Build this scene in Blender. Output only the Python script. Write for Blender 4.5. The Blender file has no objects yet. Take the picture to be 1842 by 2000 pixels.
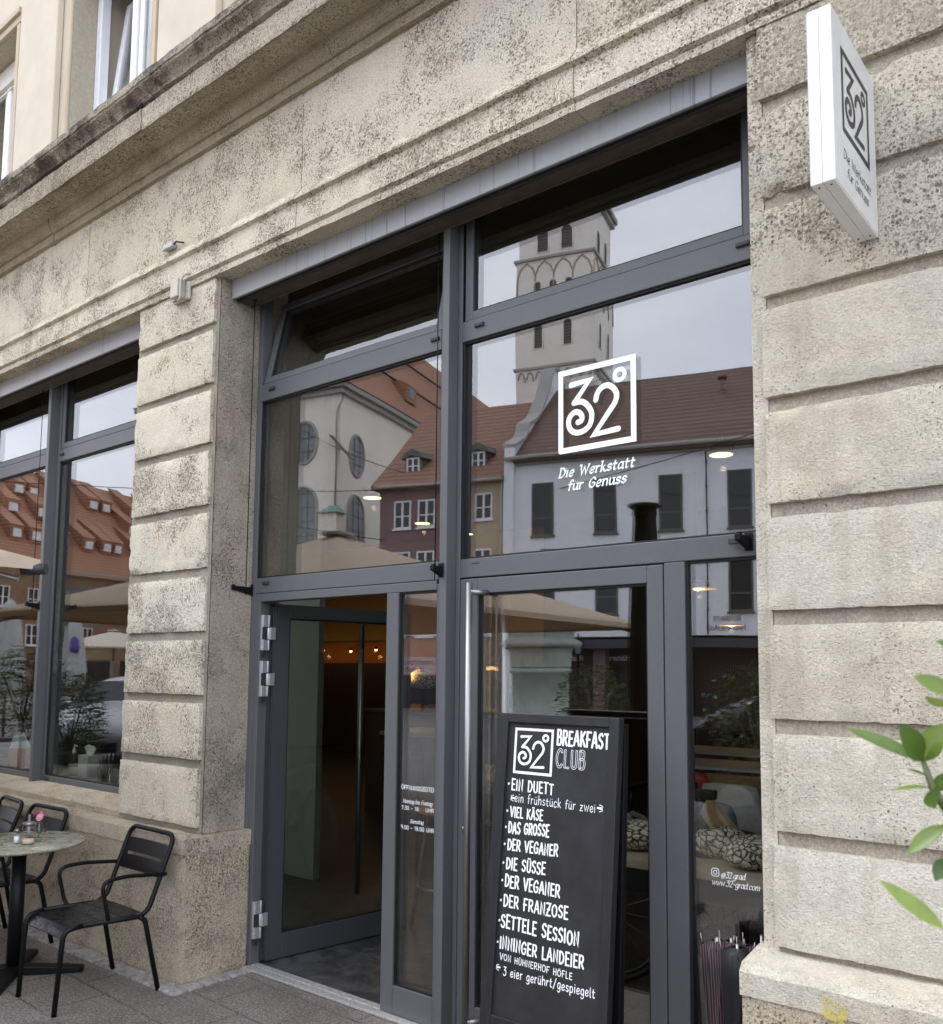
import bpy, bmesh, math, random
from mathutils import Vector, Matrix, noise

sc = bpy.context.scene
COL = sc.collection
R = math.radians
random.seed(11)

# ------------------------------------------------------------------ camera
cd = bpy.data.cameras.new("camera")
cam = bpy.data.objects.new("camera", cd); COL.objects.link(cam)
sc.camera = cam
cd.sensor_fit = 'HORIZONTAL'; cd.sensor_width = 36.0
cd.lens = 36.0 * 1740.0 / 1842.0
cd.shift_x = 0.0
cd.shift_y = (1152.0 - 1000.0) / 1842.0
cd.clip_start = 0.05; cd.clip_end = 600
_ya, _pi, _ro = R(-39.18), R(5.18), R(0.515)
_f = Vector((math.sin(_ya) * math.cos(_pi), math.cos(_ya) * math.cos(_pi), math.sin(_pi)))
_r = Vector((math.cos(_ya), -math.sin(_ya), 0)); _u = _r.cross(_f)
_r2 = _r * math.cos(_ro) + _u * math.sin(_ro); _u2 = -_r * math.sin(_ro) + _u * math.cos(_ro)
cam.matrix_world = Matrix(((_r2.x, _u2.x, -_f.x, 0), (_r2.y, _u2.y, -_f.y, 0), (_r2.z, _u2.z, -_f.z, 1.6), (0, 0, 0, 1)))
cd.dof.use_dof = True
cd.dof.focus_distance = 4.4
cd.dof.aperture_fstop = 10.0

# ------------------------------------------------------------------ sky, sun, exposure
SUN_EL, SUN_AZ = R(52), R(232)          # azimuth clockwise from +Y
w = bpy.data.worlds.new("World"); sc.world = w; w.use_nodes = True
nt = w.node_tree; nt.nodes.clear()
wo = nt.nodes.new("ShaderNodeOutputWorld"); bg = nt.nodes.new("ShaderNodeBackground")
sky = nt.nodes.new("ShaderNodeTexSky"); sky.sky_type = 'NISHITA'; sky.sun_disc = False
sky.sun_elevation = SUN_EL; sky.sun_rotation = SUN_AZ
tc = nt.nodes.new("ShaderNodeTexCoord"); mp = nt.nodes.new("ShaderNodeMapping")
mp.inputs['Scale'].default_value = (1.0, 1.0, 2.6)
nz = nt.nodes.new("ShaderNodeTexNoise"); nz.inputs['Scale'].default_value = 2.2; nz.inputs['Detail'].default_value = 6
cr = nt.nodes.new("ShaderNodeValToRGB")
cr.color_ramp.elements[0].position = 0.3; cr.color_ramp.elements[0].color = (15.4, 16.3, 19.9, 1)
cr.color_ramp.elements[1].position = 0.72; cr.color_ramp.elements[1].color = (21.2, 21.8, 24.2, 1)
mx = nt.nodes.new("ShaderNodeMixRGB"); mx.inputs['Fac'].default_value = 0.86
nt.links.new(tc.outputs['Generated'], mp.inputs['Vector']); nt.links.new(mp.outputs['Vector'], nz.inputs['Vector'])
nt.links.new(nz.outputs['Fac'], cr.inputs['Fac']); nt.links.new(sky.outputs['Color'], mx.inputs[1])
nt.links.new(cr.outputs['Color'], mx.inputs[2]); nt.links.new(mx.outputs['Color'], bg.inputs['Color'])
bg.inputs['Strength'].default_value = 0.1
nt.links.new(bg.outputs['Background'], wo.inputs['Surface'])
sd = bpy.data.lights.new("sun", 'SUN'); sd.energy = 0.62; sd.angle = R(14); sd.color = (1.0, 0.96, 0.9)
sun = bpy.data.objects.new("sun", sd); COL.objects.link(sun)
_sv = Vector((math.sin(SUN_AZ) * math.cos(SUN_EL), math.cos(SUN_AZ) * math.cos(SUN_EL), math.sin(SUN_EL)))
sun.rotation_euler = _sv.to_track_quat('Z', 'Y').to_euler()
vs = sc.view_settings
vs.view_transform = 'Standard'; vs.look = 'None'; vs.gamma = 1.0; vs.exposure = 0.68; vs.use_curve_mapping = False
sc.cycles.max_bounces = 10; sc.cycles.transparent_max_bounces = 16; sc.cycles.glossy_bounces = 4
sc.cycles.diffuse_bounces = 4
sc.cycles.use_denoising = True

# ------------------------------------------------------------------ materials
class NT:
    def __init__(s, name):
        s.m = bpy.data.materials.new(name); s.m.use_nodes = True
        s.t = s.m.node_tree; s.b = s.t.nodes['Principled BSDF']; s.out = s.t.nodes['Material Output']
        s._oc = None
    def n(s, typ, **kw):
        nd = s.t.nodes.new(typ)
        for k, v in kw.items():
            if k.startswith('_'): setattr(nd, k[1:], v)
            else: nd.inputs[k.replace('__', ' ')].default_value = v
        return nd
    def l(s, a, b): s.t.links.new(a, b)
    def oc(s):
        if s._oc is None: s._oc = s.n('ShaderNodeTexCoord').outputs['Object']
        return s._oc
    def mapping(s, scale, rot=(0, 0, 0)):
        m = s.n('ShaderNodeMapping'); m.inputs['Scale'].default_value = scale; m.inputs['Rotation'].default_value = rot
        s.l(s.oc(), m.inputs['Vector']); return m.outputs['Vector']
    def noise(s, scale, detail=3, rough=0.55, vec=None, dist=0):
        nd = s.n('ShaderNodeTexNoise', Scale=scale, Detail=detail, Roughness=rough, Distortion=dist)
        s.l(vec or s.oc(), nd.inputs['Vector']); return nd.outputs['Fac']
    def ramp(s, fac, *stops):
        nd = s.n('ShaderNodeValToRGB'); e = nd.color_ramp.elements
        while len(e) < len(stops): e.new(0.5)
        for i, (p, c) in enumerate(stops):
            e[i].position = p
            e[i].color = (c, c, c, 1) if isinstance(c, (int, float)) else (*c, 1)
        s.l(fac, nd.inputs['Fac']); return nd.outputs['Color']
    def mix(s, fac, a, b, mode='MIX'):
        nd = s.n('ShaderNodeMixRGB', _blend_type=mode)
        for i, v in ((0, fac), (1, a), (2, b)):
            if hasattr(v, 'links'): s.l(v, nd.inputs[i])
            elif isinstance(v, (int, float)): nd.inputs[i].default_value = v if i == 0 else (v, v, v, 1)
            else: nd.inputs[i].default_value = (*v, 1)
        return nd.outputs['Color']
    def math(s, op, a, b=0.0, c=None):
        nd = s.n('ShaderNodeMath', _operation=op)
        for i, v in enumerate((a, b) if c is None else (a, b, c)):
            if hasattr(v, 'links'): s.l(v, nd.inputs[i])
            else: nd.inputs[i].default_value = v
        return nd.outputs[0]
    def bump(s, h, strength, dist=0.01, prev=None):
        nd = s.n('ShaderNodeBump', Strength=strength, Distance=dist)
        s.l(h, nd.inputs['Height'])
        if prev is not None: s.l(prev, nd.inputs['Normal'])
        s.l(nd.outputs['Normal'], s.b.inputs['Normal']); return nd.outputs['Normal']
    def color(s, c):
        if hasattr(c, 'links'): s.l(c, s.b.inputs['Base Color'])
        else: s.b.inputs['Base Color'].default_value = (*c, 1)
    def set(s, **kw):
        for k, v in kw.items(): s.b.inputs[k.replace('__', ' ')].default_value = v

def plain(name, c, rough=0.5, metal=0.0, var=0.12, scale=40, bump=0.0, spec=0.5, bscale=200):
    N = NT(name)
    f = N.noise(scale, 4, 0.6)
    N.color(N.mix(N.ramp(f, (0.3, 0), (0.7, 1)), [x * (1 - var) for x in c], [min(1, x * (1 + var)) for x in c]))
    N.set(Roughness=rough, Metallic=metal); N.b.inputs['Specular IOR Level'].default_value = spec
    if bump: N.bump(N.noise(bscale, 3), bump, 0.002)
    return N.m

def stone(name, ca, cb, pit=0.5, pscale=85, dlo=0.1, dhi=0.5, dvar=0.2, hammered=0.0, stain=None, fine=0.5, zpit=None, streak=0.25, gr=1.0):
    """pitted limestone: tone drifts per block, small open pores, hammered dressing, stains"""
    N = NT(name)
    big = N.noise(1.7, 4, 0.6); mid = N.noise(9, 4, 0.65); grain = N.noise(125, 4, 0.8)
    isl = N.n('ShaderNodeNewGeometry').outputs['Random Per Island']
    base = N.mix(N.ramp(big, (0.32, 0), (0.68, 1)), ca, cb)
    base = N.mix(N.ramp(isl, (0, 0.0), (1, 0.75)), base, (ca[0] * .80, ca[1] * .765, ca[2] * .70))
    warm = N.noise(3.3, 3, 0.6, N.mapping((1, 1, 1), (0.4, 0.2, 0.9)))
    base = N.mix(N.ramp(warm, (0.55, 0), (0.75, 0.5)), base, (ca[0] * 1.0, ca[1] * 0.86, ca[2] * 0.68))
    base = N.mix(N.ramp(mid, (0.3, 0.42), (0.66, 0.0)), base, [x * 0.55 for x in ca])
    gm = N.noise(1.15, 5, 0.7, N.mapping((1, 1, 1.6), (0.8, 0.1, 0.5))); base = N.mix(N.ramp(gm, (0.50, 0.0), (0.68, 0.5)), base, (ca[0] * 0.70, ca[1] * 0.715, ca[2] * 0.74))
    # pores: round pits of many sizes, gated by a patchy density so that some zones stay dense
    dens = N.noise(3.4, 5, 0.68, N.mapping((1.0, 1.0, 1.0), (0.1, 0.7, 0.3)))
    isl2 = N.math('MULTIPLY', N.math('SUBTRACT', N.math('FRACT', N.math('MULTIPLY', isl, 7.31)), 0.5), dvar)
    dn = N.math('ADD', N.ramp(dens, (0.38, dlo), (0.62, dhi)), isl2)
    if zpit:
        sz = N.n('ShaderNodeSeparateXYZ'); N.l(N.oc(), sz.inputs[0]); zn = N.math('ADD', sz.outputs[2], N.math('MULTIPLY', N.math('SUBTRACT', dens, .5), 0.9))
        mr = N.n('ShaderNodeMapRange', _interpolation_type='SMOOTHSTEP'); N.l(zn, mr.inputs[0]); mr.inputs[1].default_value = zpit[0]; mr.inputs[2].default_value = zpit[1]; mr.inputs[3].default_value = 0; mr.inputs[4].default_value = zpit[2]
        dn = N.math('ADD', dn, mr.outputs[0])
    wob = N.n('ShaderNodeTexNoise', Scale=pscale * 0.9, Detail=2.0); N.l(N.oc(), wob.inputs['Vector'])
    wv = N.n('ShaderNodeVectorMath', _operation='MULTIPLY_ADD'); N.l(wob.outputs['Color'], wv.inputs[0]); q = 0.55 / pscale
    wv.inputs[1].default_value = (q, q, q); N.l(N.oc(), wv.inputs[2])
    def pores(scale, gain, k):
        v = N.n('ShaderNodeTexVoronoi', Scale=scale); N.l(wv.outputs[0], v.inputs['Vector'])
        sp = N.n('ShaderNodeSeparateColor'); N.l(v.outputs['Color'], sp.inputs[0])
        r = N.math('MULTIPLY', N.math('ADD', N.math('SUBTRACT', sp.outputs[0], 1.0), N.math('MULTIPLY', dn, k)), gain)
        return N.ramp(N.math('SUBTRACT', r, v.outputs['Distance']), (0.0, 0.0), (0.10, 1.0))
    pit1 = pores(pscale * 1.45, 1.25, 0.85); pit2 = pores(pscale * 0.5, 0.8, 0.42); pit3 = pores(pscale * 2.4, 1.5, 1.15)
    pits = N.mix(1.0, N.mix(1.0, pit1, pit2, 'LIGHTEN'), N.mix(0.6, 0.0, pit3), 'LIGHTEN')
    pc = N.mix(1.0, pits, pit, 'MULTIPLY')
    col = N.mix(pc, base, (ca[0] * 0.17, ca[1] * 0.135, ca[2] * 0.105))
    col = N.mix(N.ramp(grain, (0.30, 0.62 * gr), (0.52, 0.0)), col, [x * 0.42 for x in ca])
    col = N.mix(N.ramp(grain, (0.5, 0.0), (0.70, 0.6 * gr)), col, [min(1, x * 1.45) for x in ca])
    if streak:
        sk = N.noise(7.5, 4, 0.65, N.mapping((1.0, 1.0, 0.11))); col = N.mix(N.ramp(sk, (0.54, 0.0), (0.72, streak)), col, (ca[0] * .45, ca[1] * .41, ca[2] * .36))
    if stain:
        sn = N.noise(stain[0], 5, 0.7, N.mapping((1, 1, stain[1])))
        col = N.mix(N.ramp(sn, (stain[2], 0.0), (stain[2] + 0.14, stain[3])), col, stain[4])
    col = N.mix(1.0, col, (0.985, 1.0, 0.93), 'MULTIPLY')
    N.color(col); N.set(Roughness=0.92); N.b.inputs['Specular IOR Level'].default_value = 0.2
    inv = N.math('SUBTRACT', 1.0, pits)
    nb = N.bump(inv, 1.0, 0.009)
    hh = N.math('ADD', N.math('MULTIPLY', grain, 0.6), N.math('MULTIPLY', N.noise(90, 4, 0.7), 1.0))
    nb = N.bump(hh, fine, 0.011, nb)
    if hammered:
        hv = N.noise(1.0, 3, 0.65, N.mapping((70, 70, 210), (0, 0.35, 0)))
        hw = N.noise(1.0, 3, 0.65, N.mapping((190, 80, 60), (0, 0.2, 0)))
        nb = N.bump(N.math('ADD', hv, hw), hammered, 0.006, nb)
    return N.m

M = {}
M['stone'] = stone('pitted limestone', (0.69, 0.64, 0.55), (0.56, 0.515, 0.435), 0.95, 66, 0.14, 0.74, 0.36, stain=(4.2, 0.7, 0.62, 0.4, (0.30, 0.24, 0.17)))
M['stone_frieze'] = stone('frieze limestone', (0.67, 0.615, 0.52), (0.55, 0.50, 0.42), 0.95, 62, 0.18, 0.76, 0.2, stain=(3.0, 0.8, 0.62, 0.35, (0.34, 0.27, 0.19)))
M['stone_joint_shade'] = stone('lightly shade toned joint limestone', (0.50, 0.455, 0.39), (0.40, 0.36, 0.305), 0.8, 75, 0.05, 0.3, 0.1)  # right pier grooves: recess shade put into the stone colour, lighter than the left
M['stone_groove_shade'] = stone('shade darkened joint limestone', (0.36, 0.33, 0.285), (0.27, 0.245, 0.21), 0.8, 75, 0.1, 0.4, 0.1)  # left pier grooves: recess shade painted in as a darker stone colour
M['stone_dense'] = stone('hammered limestone', (0.90, 0.835, 0.72), (0.77, 0.71, 0.61), 0.9, 62, 0.03, 0.36, 0.16, hammered=0.75, fine=1.0, zpit=(2.75, 3.15, 0.42), streak=0.42, gr=0.5,
                         stain=(2.3, 1.2, 0.50, 0.6, (0.50, 0.44, 0.36)))
M['stone_base'] = stone('plinth limestone', (0.55, 0.475, 0.385), (0.42, 0.36, 0.285), 0.92, 62, 0.24, 0.62, 0.2,
                        stain=(2.3, 1.0, 0.55, 0.5, (0.19, 0.16, 0.13)))
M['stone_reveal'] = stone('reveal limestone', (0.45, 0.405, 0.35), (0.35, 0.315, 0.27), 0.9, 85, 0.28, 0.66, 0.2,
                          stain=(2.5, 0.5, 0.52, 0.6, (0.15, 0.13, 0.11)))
M['stone_sooty'] = stone('weathered cornice limestone', (0.46, 0.42, 0.36), (0.35, 0.32, 0.27), 0.95, 66, 0.35, 0.75, 0.1,
                         stain=(3.4, 1.3, 0.48, 0.88, (0.045, 0.038, 0.035)))
M['stone_cornice'] = stone('cornice limestone', (0.53, 0.475, 0.395), (0.43, 0.38, 0.315), 0.95, 62, 0.35, 0.72, 0.1,
                           stain=(5, 1, 0.6, 0.6, (0.14, 0.12, 0.10)))
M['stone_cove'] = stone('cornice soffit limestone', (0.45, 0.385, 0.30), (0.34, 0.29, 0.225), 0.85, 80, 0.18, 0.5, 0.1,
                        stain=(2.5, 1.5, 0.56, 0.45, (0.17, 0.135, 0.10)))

def metal_paint(name, c, rough=0.42, streak=0.0, sp=0.5):
    N = NT(name)
    f = N.noise(500, 2); g = N.noise(3, 4, 0.6)
    col = N.mix(N.ramp(f, (0.3, 0), (0.7, 1)), [x * 0.86 for x in c], [x * 1.14 for x in c])
    col = N.mix(N.ramp(g, (0.35, 0.22), (0.7, 0)), col, [x * 0.72 for x in c])
    dust = N.noise(55, 5, 0.75)
    col = N.mix(N.ramp(dust, (0.61, 0), (0.72, 0.35)), col, [min(1, x * 2.0) for x in c])
    if streak:
        st = N.noise(48, 2.5, 0.55, N.mapping((1.0, 0.0, 0.02)))
        gate = N.noise(0.9, 2, 0.5, N.mapping((1, 0, 0), (0, 0, 0)))
        sf = N.math('MULTIPLY', N.ramp(st, (0.60, 0), (0.64, 1)), N.ramp(gate, (0.36, 0.0), (0.56, 1)))
        col = N.mix(N.math('MULTIPLY', sf, streak), col, [x * 0.5 for x in c])
        s2 = N.noise(21, 2.5, 0.55, N.mapping((1.0, 0.0, 0.03), (0, 0, 0.0)))
        col = N.mix(N.ramp(s2, (0.6, 0), (0.72, 0.12)), col, [min(1, x * 1.4) for x in c])
    N.color(col); N.set(Roughness=rough); N.b.inputs['Specular IOR Level'].default_value = sp
    N.bump(f, 0.12, 0.001)
    return N.m
M['frame'] = metal_paint('anthracite coated aluminium', (0.098, 0.101, 0.103), 0.5)
M['leaf_shade_paint'] = metal_paint('shade darkened frame paint', (0.05, 0.051, 0.053), 0.5)  # darker copy of the frame paint; the open leaf's indoor shade is in the colour
M['frame_dark'] = metal_paint('dark inner aluminium', (0.03, 0.03, 0.031), 0.55)
M['cassette'] = metal_paint('rain streaked grey aluminium', (0.325, 0.33, 0.33), 0.5, 0.85)
M['steel'] = plain('brushed stainless steel', (0.31, 0.305, 0.295), 0.44, 1.0, 0.06, 300)
M['hinge'] = plain('satin aluminium hinge', (0.55, 0.55, 0.54), 0.5, 0.7, 0.06, 200)
M['black'] = plain('black gasket rubber', (0.006, 0.006, 0.006), 0.6)
M['blackmetal'] = plain('black powder coated steel', (0.0045, 0.0046, 0.005), 0.46, 0, 0.25, 60, 0.15, 0.22)
M['threshold'] = plain('worn aluminium threshold', (0.62, 0.61, 0.58), 0.42, 0.6, 0.25, 60, 0.2)
M['brownboard'] = plain('dark brown blind lining', (0.07, 0.056, 0.042), 0.6, 0, 0.3, 14)
M['white_pvc'] = plain('white window plastic', (0.80, 0.81, 0.83), 0.35, 0, 0.04, 20)
M['plaster'] = plain('cream painted plaster', (0.565, 0.505, 0.40), 0.9, 0, 0.06, 4, 0.35, 0.2, 70)
M['plaster2'] = plain('ochre cream moulding paint', (0.49, 0.415, 0.30), 0.9, 0, 0.06, 5, 0.3, 0.2, 70)
M['curtain'] = plain('pale net curtain', (0.6, 0.62, 0.64), 0.9)
M['dark'] = plain('unlit room darkness', (0.012, 0.011, 0.010), 0.9)
M['signwhite'] = plain('white sign sheet', (0.80, 0.81, 0.82), 0.4, 0, 0.02, 12)
M['sign_shade'] = plain('shade greyed white sign face', (0.60, 0.60, 0.575), 0.42, 0, 0.08, 9)  # sign white greyed down: shade of the side faces is in the colour
M['signink'] = plain('dark grey sign print', (0.035, 0.035, 0.037), 0.5)
M['vinyl'] = plain('frosted mint white vinyl', (0.84, 0.92, 0.86), 0.6, 0, 0.03)
M['vinyl_dark'] = plain('brown vinyl lettering', (0.03, 0.022, 0.018), 0.6)
M['chalkwhite'] = plain('white chalk marker', (0.86, 0.86, 0.85), 0.8, 0, 0.03, 300)
def glass(name, r0=0.082, tint=(0.93, 0.94, 0.92), wave=0.0):
    N = NT(name); N.t.nodes.remove(N.b)
    g = N.n('ShaderNodeNewGeometry')
    dt = N.n('ShaderNodeVectorMath', _operation='DOT_PRODUCT')
    N.l(g.outputs['Normal'], dt.inputs[0]); N.l(g.outputs['Incoming'], dt.inputs[1])
    c = N.math('SUBTRACT', 1.0, N.math('ABSOLUTE', dt.outputs['Value']))
    F = N.math('MULTIPLY_ADD', N.math('POWER', c, 5.0), 1 - r0, r0)
    tr = N.n('ShaderNodeBsdfTransparent'); tr.inputs['Color'].default_value = (*tint, 1)
    gl = N.n('ShaderNodeBsdfGlossy', Roughness=0.0)
    if wave:
        bp = N.n('ShaderNodeBump', Strength=1.0, Distance=wave); N.l(N.noise(1.3, 1.0, 0.4), bp.inputs['Height']); N.l(bp.outputs[0], gl.inputs['Normal'])
    ms = N.n('ShaderNodeMixShader'); N.l(F, ms.inputs[0]); N.l(tr.outputs[0], ms.inputs[1]); N.l(gl.outputs[0], ms.inputs[2])
    N.l(ms.outputs[0], N.out.inputs['Surface'])
    return N.m
M['glass'] = glass('insulated window glass', 0.165, (0.90, 0.91, 0.88), 0.0009)
M['thinglass'] = glass('clear jar glass', 0.045, (0.97, 0.98, 0.97))
def emis(name, c, s):
    N = NT(name); N.color((0.8, 0.8, 0.8)); N.b.inputs['Emission Color'].default_value = (*c, 1); N.b.inputs['Emission Strength'].default_value = s
    return N.m
M['lamp'] = emis('lit lamp face', (1.0, 0.78, 0.38), 2.6)
M['bulb'] = emis('lit spot bulb', (1.0, 0.62, 0.25), 9.0)
M['blue_led'] = emis('blue display light', (0.16, 0.1, 1.0), 3.0)

# ------------------------------------------------------------------ mesh helpers
class MB:
    def __init__(s, xf=None): s.bm = bmesh.new(); s.xf = xf
    def v(s, p):
        if s.xf: p = s.xf(*p)
        return s.bm.verts.new(p)
    def f(s, vs, sm=False):
        try:
            fc = s.bm.faces.new(vs); fc.smooth = sm; return fc
        except ValueError: return None
    def box(s, x0, x1, y0, y1, z0, z1):
        p = [s.v((x, y, z)) for z in (z0, z1) for y in (y0, y1) for x in (x0, x1)]
        for q in ((0, 2, 3, 1), (4, 5, 7, 6), (0, 1, 5, 4), (2, 6, 7, 3), (0, 4, 6, 2), (1, 3, 7, 5)): s.f([p[i] for i in q])
        return s
    def hexa(s, bot, top):
        """closed solid between two equal rings of points"""
        a = [s.v(p) for p in bot]; b = [s.v(p) for p in top]; n = len(a)
        s.f(a[::-1]); s.f(b)
        for i in range(n): s.f([a[i], a[(i + 1) % n], b[(i + 1) % n], b[i]])
        return s
    def tube(s, pts, r, n=10, closed=False, smooth=True):
        pts = [Vector(p) for p in pts]; rr = r if isinstance(r, (list, tuple)) else [r] * len(pts)
        rings = []; N = len(pts); nrm = None
        for i, p in enumerate(pts):
            a = pts[i - 1] if (i or closed) else p; b = pts[(i + 1) % N] if (i < N - 1 or closed) else p
            t = (b - a).normalized()
            if nrm is None:
                nrm = t.orthogonal().normalized()
            nrm = (nrm - t * nrm.dot(t))
            nrm = nrm.normalized() if nrm.length > 1e-6 else t.orthogonal().normalized()
            bn = t.cross(nrm)
            rings.append([s.v(p + (nrm * math.cos(2 * math.pi * k / n) + bn * math.sin(2 * math.pi * k / n)) * rr[i]) for k in range(n)])
        for i in range(N if closed else N - 1):
            A, B = rings[i], rings[(i + 1) % N]
            for k in range(n): s.f([A[k], A[(k + 1) % n], B[(k + 1) % n], B[k]], smooth)
        if not closed: s.f(rings[0][::-1]); s.f(rings[-1])
        return s
    def lathe(s, prof, c=(0, 0, 0), n=24, smooth=True, sx=1, sy=1):
        rings = []
        for r, z in prof:
            if r < 1e-6: rings.append([s.v((c[0], c[1], c[2] + z))])
            else: rings.append([s.v((c[0] + r * sx * math.cos(2 * math.pi * k / n), c[1] + r * sy * math.sin(2 * math.pi * k / n), c[2] + z)) for k in range(n)])
        for A, B in zip(rings, rings[1:]):
            for k in range(n):
                k2 = (k + 1) % n
                if len(A) == 1 and len(B) == 1: continue
                if len(A) == 1: s.f([A[0], B[k2], B[k]], smooth)
                elif len(B) == 1: s.f([A[k], A[k2], B[0]], smooth)
                else: s.f([A[k], A[k2], B[k2], B[k]], smooth)
        if len(rings[0]) > 1: s.f(rings[0][::-1])
        if len(rings[-1]) > 1: s.f(rings[-1])
        return s
    def build(s, name, mat, parent=None, bevel=0.0, seg=2, recalc=True):
        if recalc: bmesh.ops.recalc_face_normals(s.bm, faces=s.bm.faces)
        me = bpy.data.meshes.new(name); s.bm.to_mesh(me); s.bm.free()
        me.materials.append(M[mat] if isinstance(mat, str) else mat)
        o = bpy.data.objects.new(name, me); COL.objects.link(o)
        if parent is not None: o.parent = parent
        if bevel:
            b = o.modifiers.new('bevel', 'BEVEL'); b.width = bevel; b.segments = seg; b.limit_method = 'ANGLE'; b.angle_limit = R(40)
        return o
def arc(cx, cy, r, a0, a1, n):
    return [(cx + r * math.cos(R(a0 + (a1 - a0) * i / n)), cy + r * math.sin(R(a0 + (a1 - a0) * i / n))) for i in range(n + 1)]
def fillet_path(pts, rad, n=5):
    """round the inner corners of a 3-D polyline"""
    P = [Vector(p) for p in pts]; out = [P[0]]
    for i in range(1, len(P) - 1):
        a = (P[i - 1] - P[i]); b = (P[i + 1] - P[i]); r = min(rad, a.length * .48, b.length * .48)
        p0 = P[i] + a.normalized() * r; p1 = P[i] + b.normalized() * r
        for k in range(n + 1):
            t = k / n; out.append(p0 * (1 - t) ** 2 + P[i] * 2 * t * (1 - t) + p1 * t * t)
    out.append(P[-1]); return out
def empty(name, label=None, cat=None, loc=(0, 0, 0), group=None, rz=0):
    o = bpy.data.objects.new(name, None); COL.objects.link(o); o.location = loc; o.rotation_euler = (0, 0, rz)
    if label: tag(o, label, cat, group)
    return o
def tag(o, label, cat, group=None, kind=None):
    o['label'] = label
    if cat: o['category'] = cat
    if group: o['group'] = group
    if kind: o['kind'] = kind
    return o
def copy_tree(o, parent=None):
    c = o.copy(); COL.objects.link(c)
    if parent is not None: c.parent = parent
    for ch in list(o.children): copy_tree(ch, c)
    return c

# ------------------------------------------------------------------ stroke lettering
GL = {}
def _g(ch, wd, *st): GL[ch] = (wd / 100.0, st)
# strokes: 'L' straight polyline, 'C' smooth curve; coordinates in hundredths of the cap height
_g('A', 62, 'L 0,0 30,100 36,100 62,0', 'L 14,33 50,33'); _g('B', 54, 'L 5,0 5,100', 'C 5,99 40,97 46,76 36,55 7,53', 'C 7,53 44,50 54,27 42,3 5,1')
_g('C', 56, 'C 56,82 42,99 20,93 3,66 3,33 18,5 40,2 56,18'); _g('D', 58, 'L 5,0 5,100', 'C 5,99 34,96 57,62 53,28 32,4 5,1')
_g('E', 48, 'L 46,100 5,100 5,0 48,0', 'L 5,52 40,52'); _g('F', 48, 'L 5,0 5,100 52,100', 'L -4,50 36,50')
_g('G', 60, 'C 58,80 44,99 22,94 3,66 3,33 18,4 42,3 57,20 58,44', 'L 58,46 36,46'); _g('H', 56, 'L 5,0 5,100', 'L 52,0 52,100', 'L 5,52 52,52')
_g('I', 14, 'L 6,0 6,100'); _g('K', 56, 'L 5,0 5,100', 'L 52,100 8,48', 'L 18,56 56,0'); _g('L', 46, 'L 5,100 5,0 46,0')
_g('M', 72, 'L 3,0 10,100 36,30 62,100 70,0'); _g('N', 58, 'L 5,0 5,100 52,0 52,100'); _g('O', 64, 'C 32,100 8,82 2,50 9,17 32,0 55,17 62,50 56,82 32,100')
_g('P', 54, 'L 5,0 5,100', 'C 5,99 44,97 53,72 42,46 6,43'); _g('R', 56, 'L 5,0 5,100', 'C 5,99 42,97 51,74 40,50 7,48', 'L 24,48 56,0')
_g('S', 50, 'C 48,86 36,99 16,95 4,76 14,58 36,46 48,26 36,4 14,2 2,16'); _g('T', 54, 'L 0,100 54,100', 'L 27,100 27,0')
_g('U', 58, 'C 5,100 5,40 10,10 29,0 48,10 53,40 53,100'); _g('V', 60, 'L 0,100 28,0 32,0 60,100'); _g('W', 88, 'L 0,100 22,0 44,80 66,0 88,100'); _g('Z', 54, 'L 3,100 52,100 2,0 54,0', 'L 12,50 42,50')
for a, b in (('Ä', 'A'), ('Ö', 'O'), ('Ü', 'U')):
    wd, st = GL[b]; c = wd * 50; GL[a] = (wd, st + ('L %d,118 %d,119' % (c - 13, c - 12), 'L %d,118 %d,119' % (c + 12, c + 13)))
_g('a', 50, 'C 44,50 26,66 8,54 2,26 12,2 30,6 44,28', 'L 45,64 44,12 52,0'); _g('b', 50, 'L 4,104 4,2', 'C 4,40 20,64 42,56 48,30 38,4 18,0 4,14')
_g('c', 44, 'C 43,54 28,66 10,56 2,30 10,4 28,0 44,14'); _g('d', 52, 'C 45,44 28,66 10,56 2,28 12,2 32,4 45,24', 'L 47,104 46,12 53,0')
_g('e', 46, 'C 3,30 36,34 44,46 34,64 14,60 2,32 10,4 28,0 46,14'); _g('f', 34, 'C 42,98 28,106 17,92 15,60 12,0', 'L 0,62 34,62')
_g('g', 50, 'C 45,50 28,66 10,56 2,30 12,6 30,6 45,28', 'C 46,64 46,20 44,-18 26,-34 4,-24'); _g('h', 50, 'L 4,104 4,0', 'C 4,34 18,62 38,62 45,44 45,0')
_g('i', 14, 'L 6,64 6,0', 'L 6,88 6.6,90'); _g('k', 46, 'L 4,104 4,0', 'L 42,64 6,28', 'L 16,36 46,0'); _g('l', 18, 'C 6,104 6,30 8,6 18,0')
_g('m', 78, 'L 4,64 4,0', 'C 4,34 18,62 34,60 39,42 39,0', 'C 39,34 52,62 68,60 74,42 74,0'); _g('n', 50, 'L 4,64 4,0', 'C 4,34 18,62 38,62 45,44 45,0')
_g('o', 50, 'C 25,65 6,54 2,32 8,8 25,0 42,8 48,32 43,54 25,65'); _g('p', 50, 'L 4,64 4,-34', 'C 4,40 20,64 42,56 48,30 38,4 18,0 4,14')
_g('r', 34, 'L 4,64 4,0', 'C 4,30 14,58 36,62'); _g('s', 42, 'C 40,56 24,67 8,58 10,40 32,28 40,14 26,0 2,8'); _g('t', 36, 'C 14,90 12,40 14,8 24,0 36,8', 'L 0,62 34,62')
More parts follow.
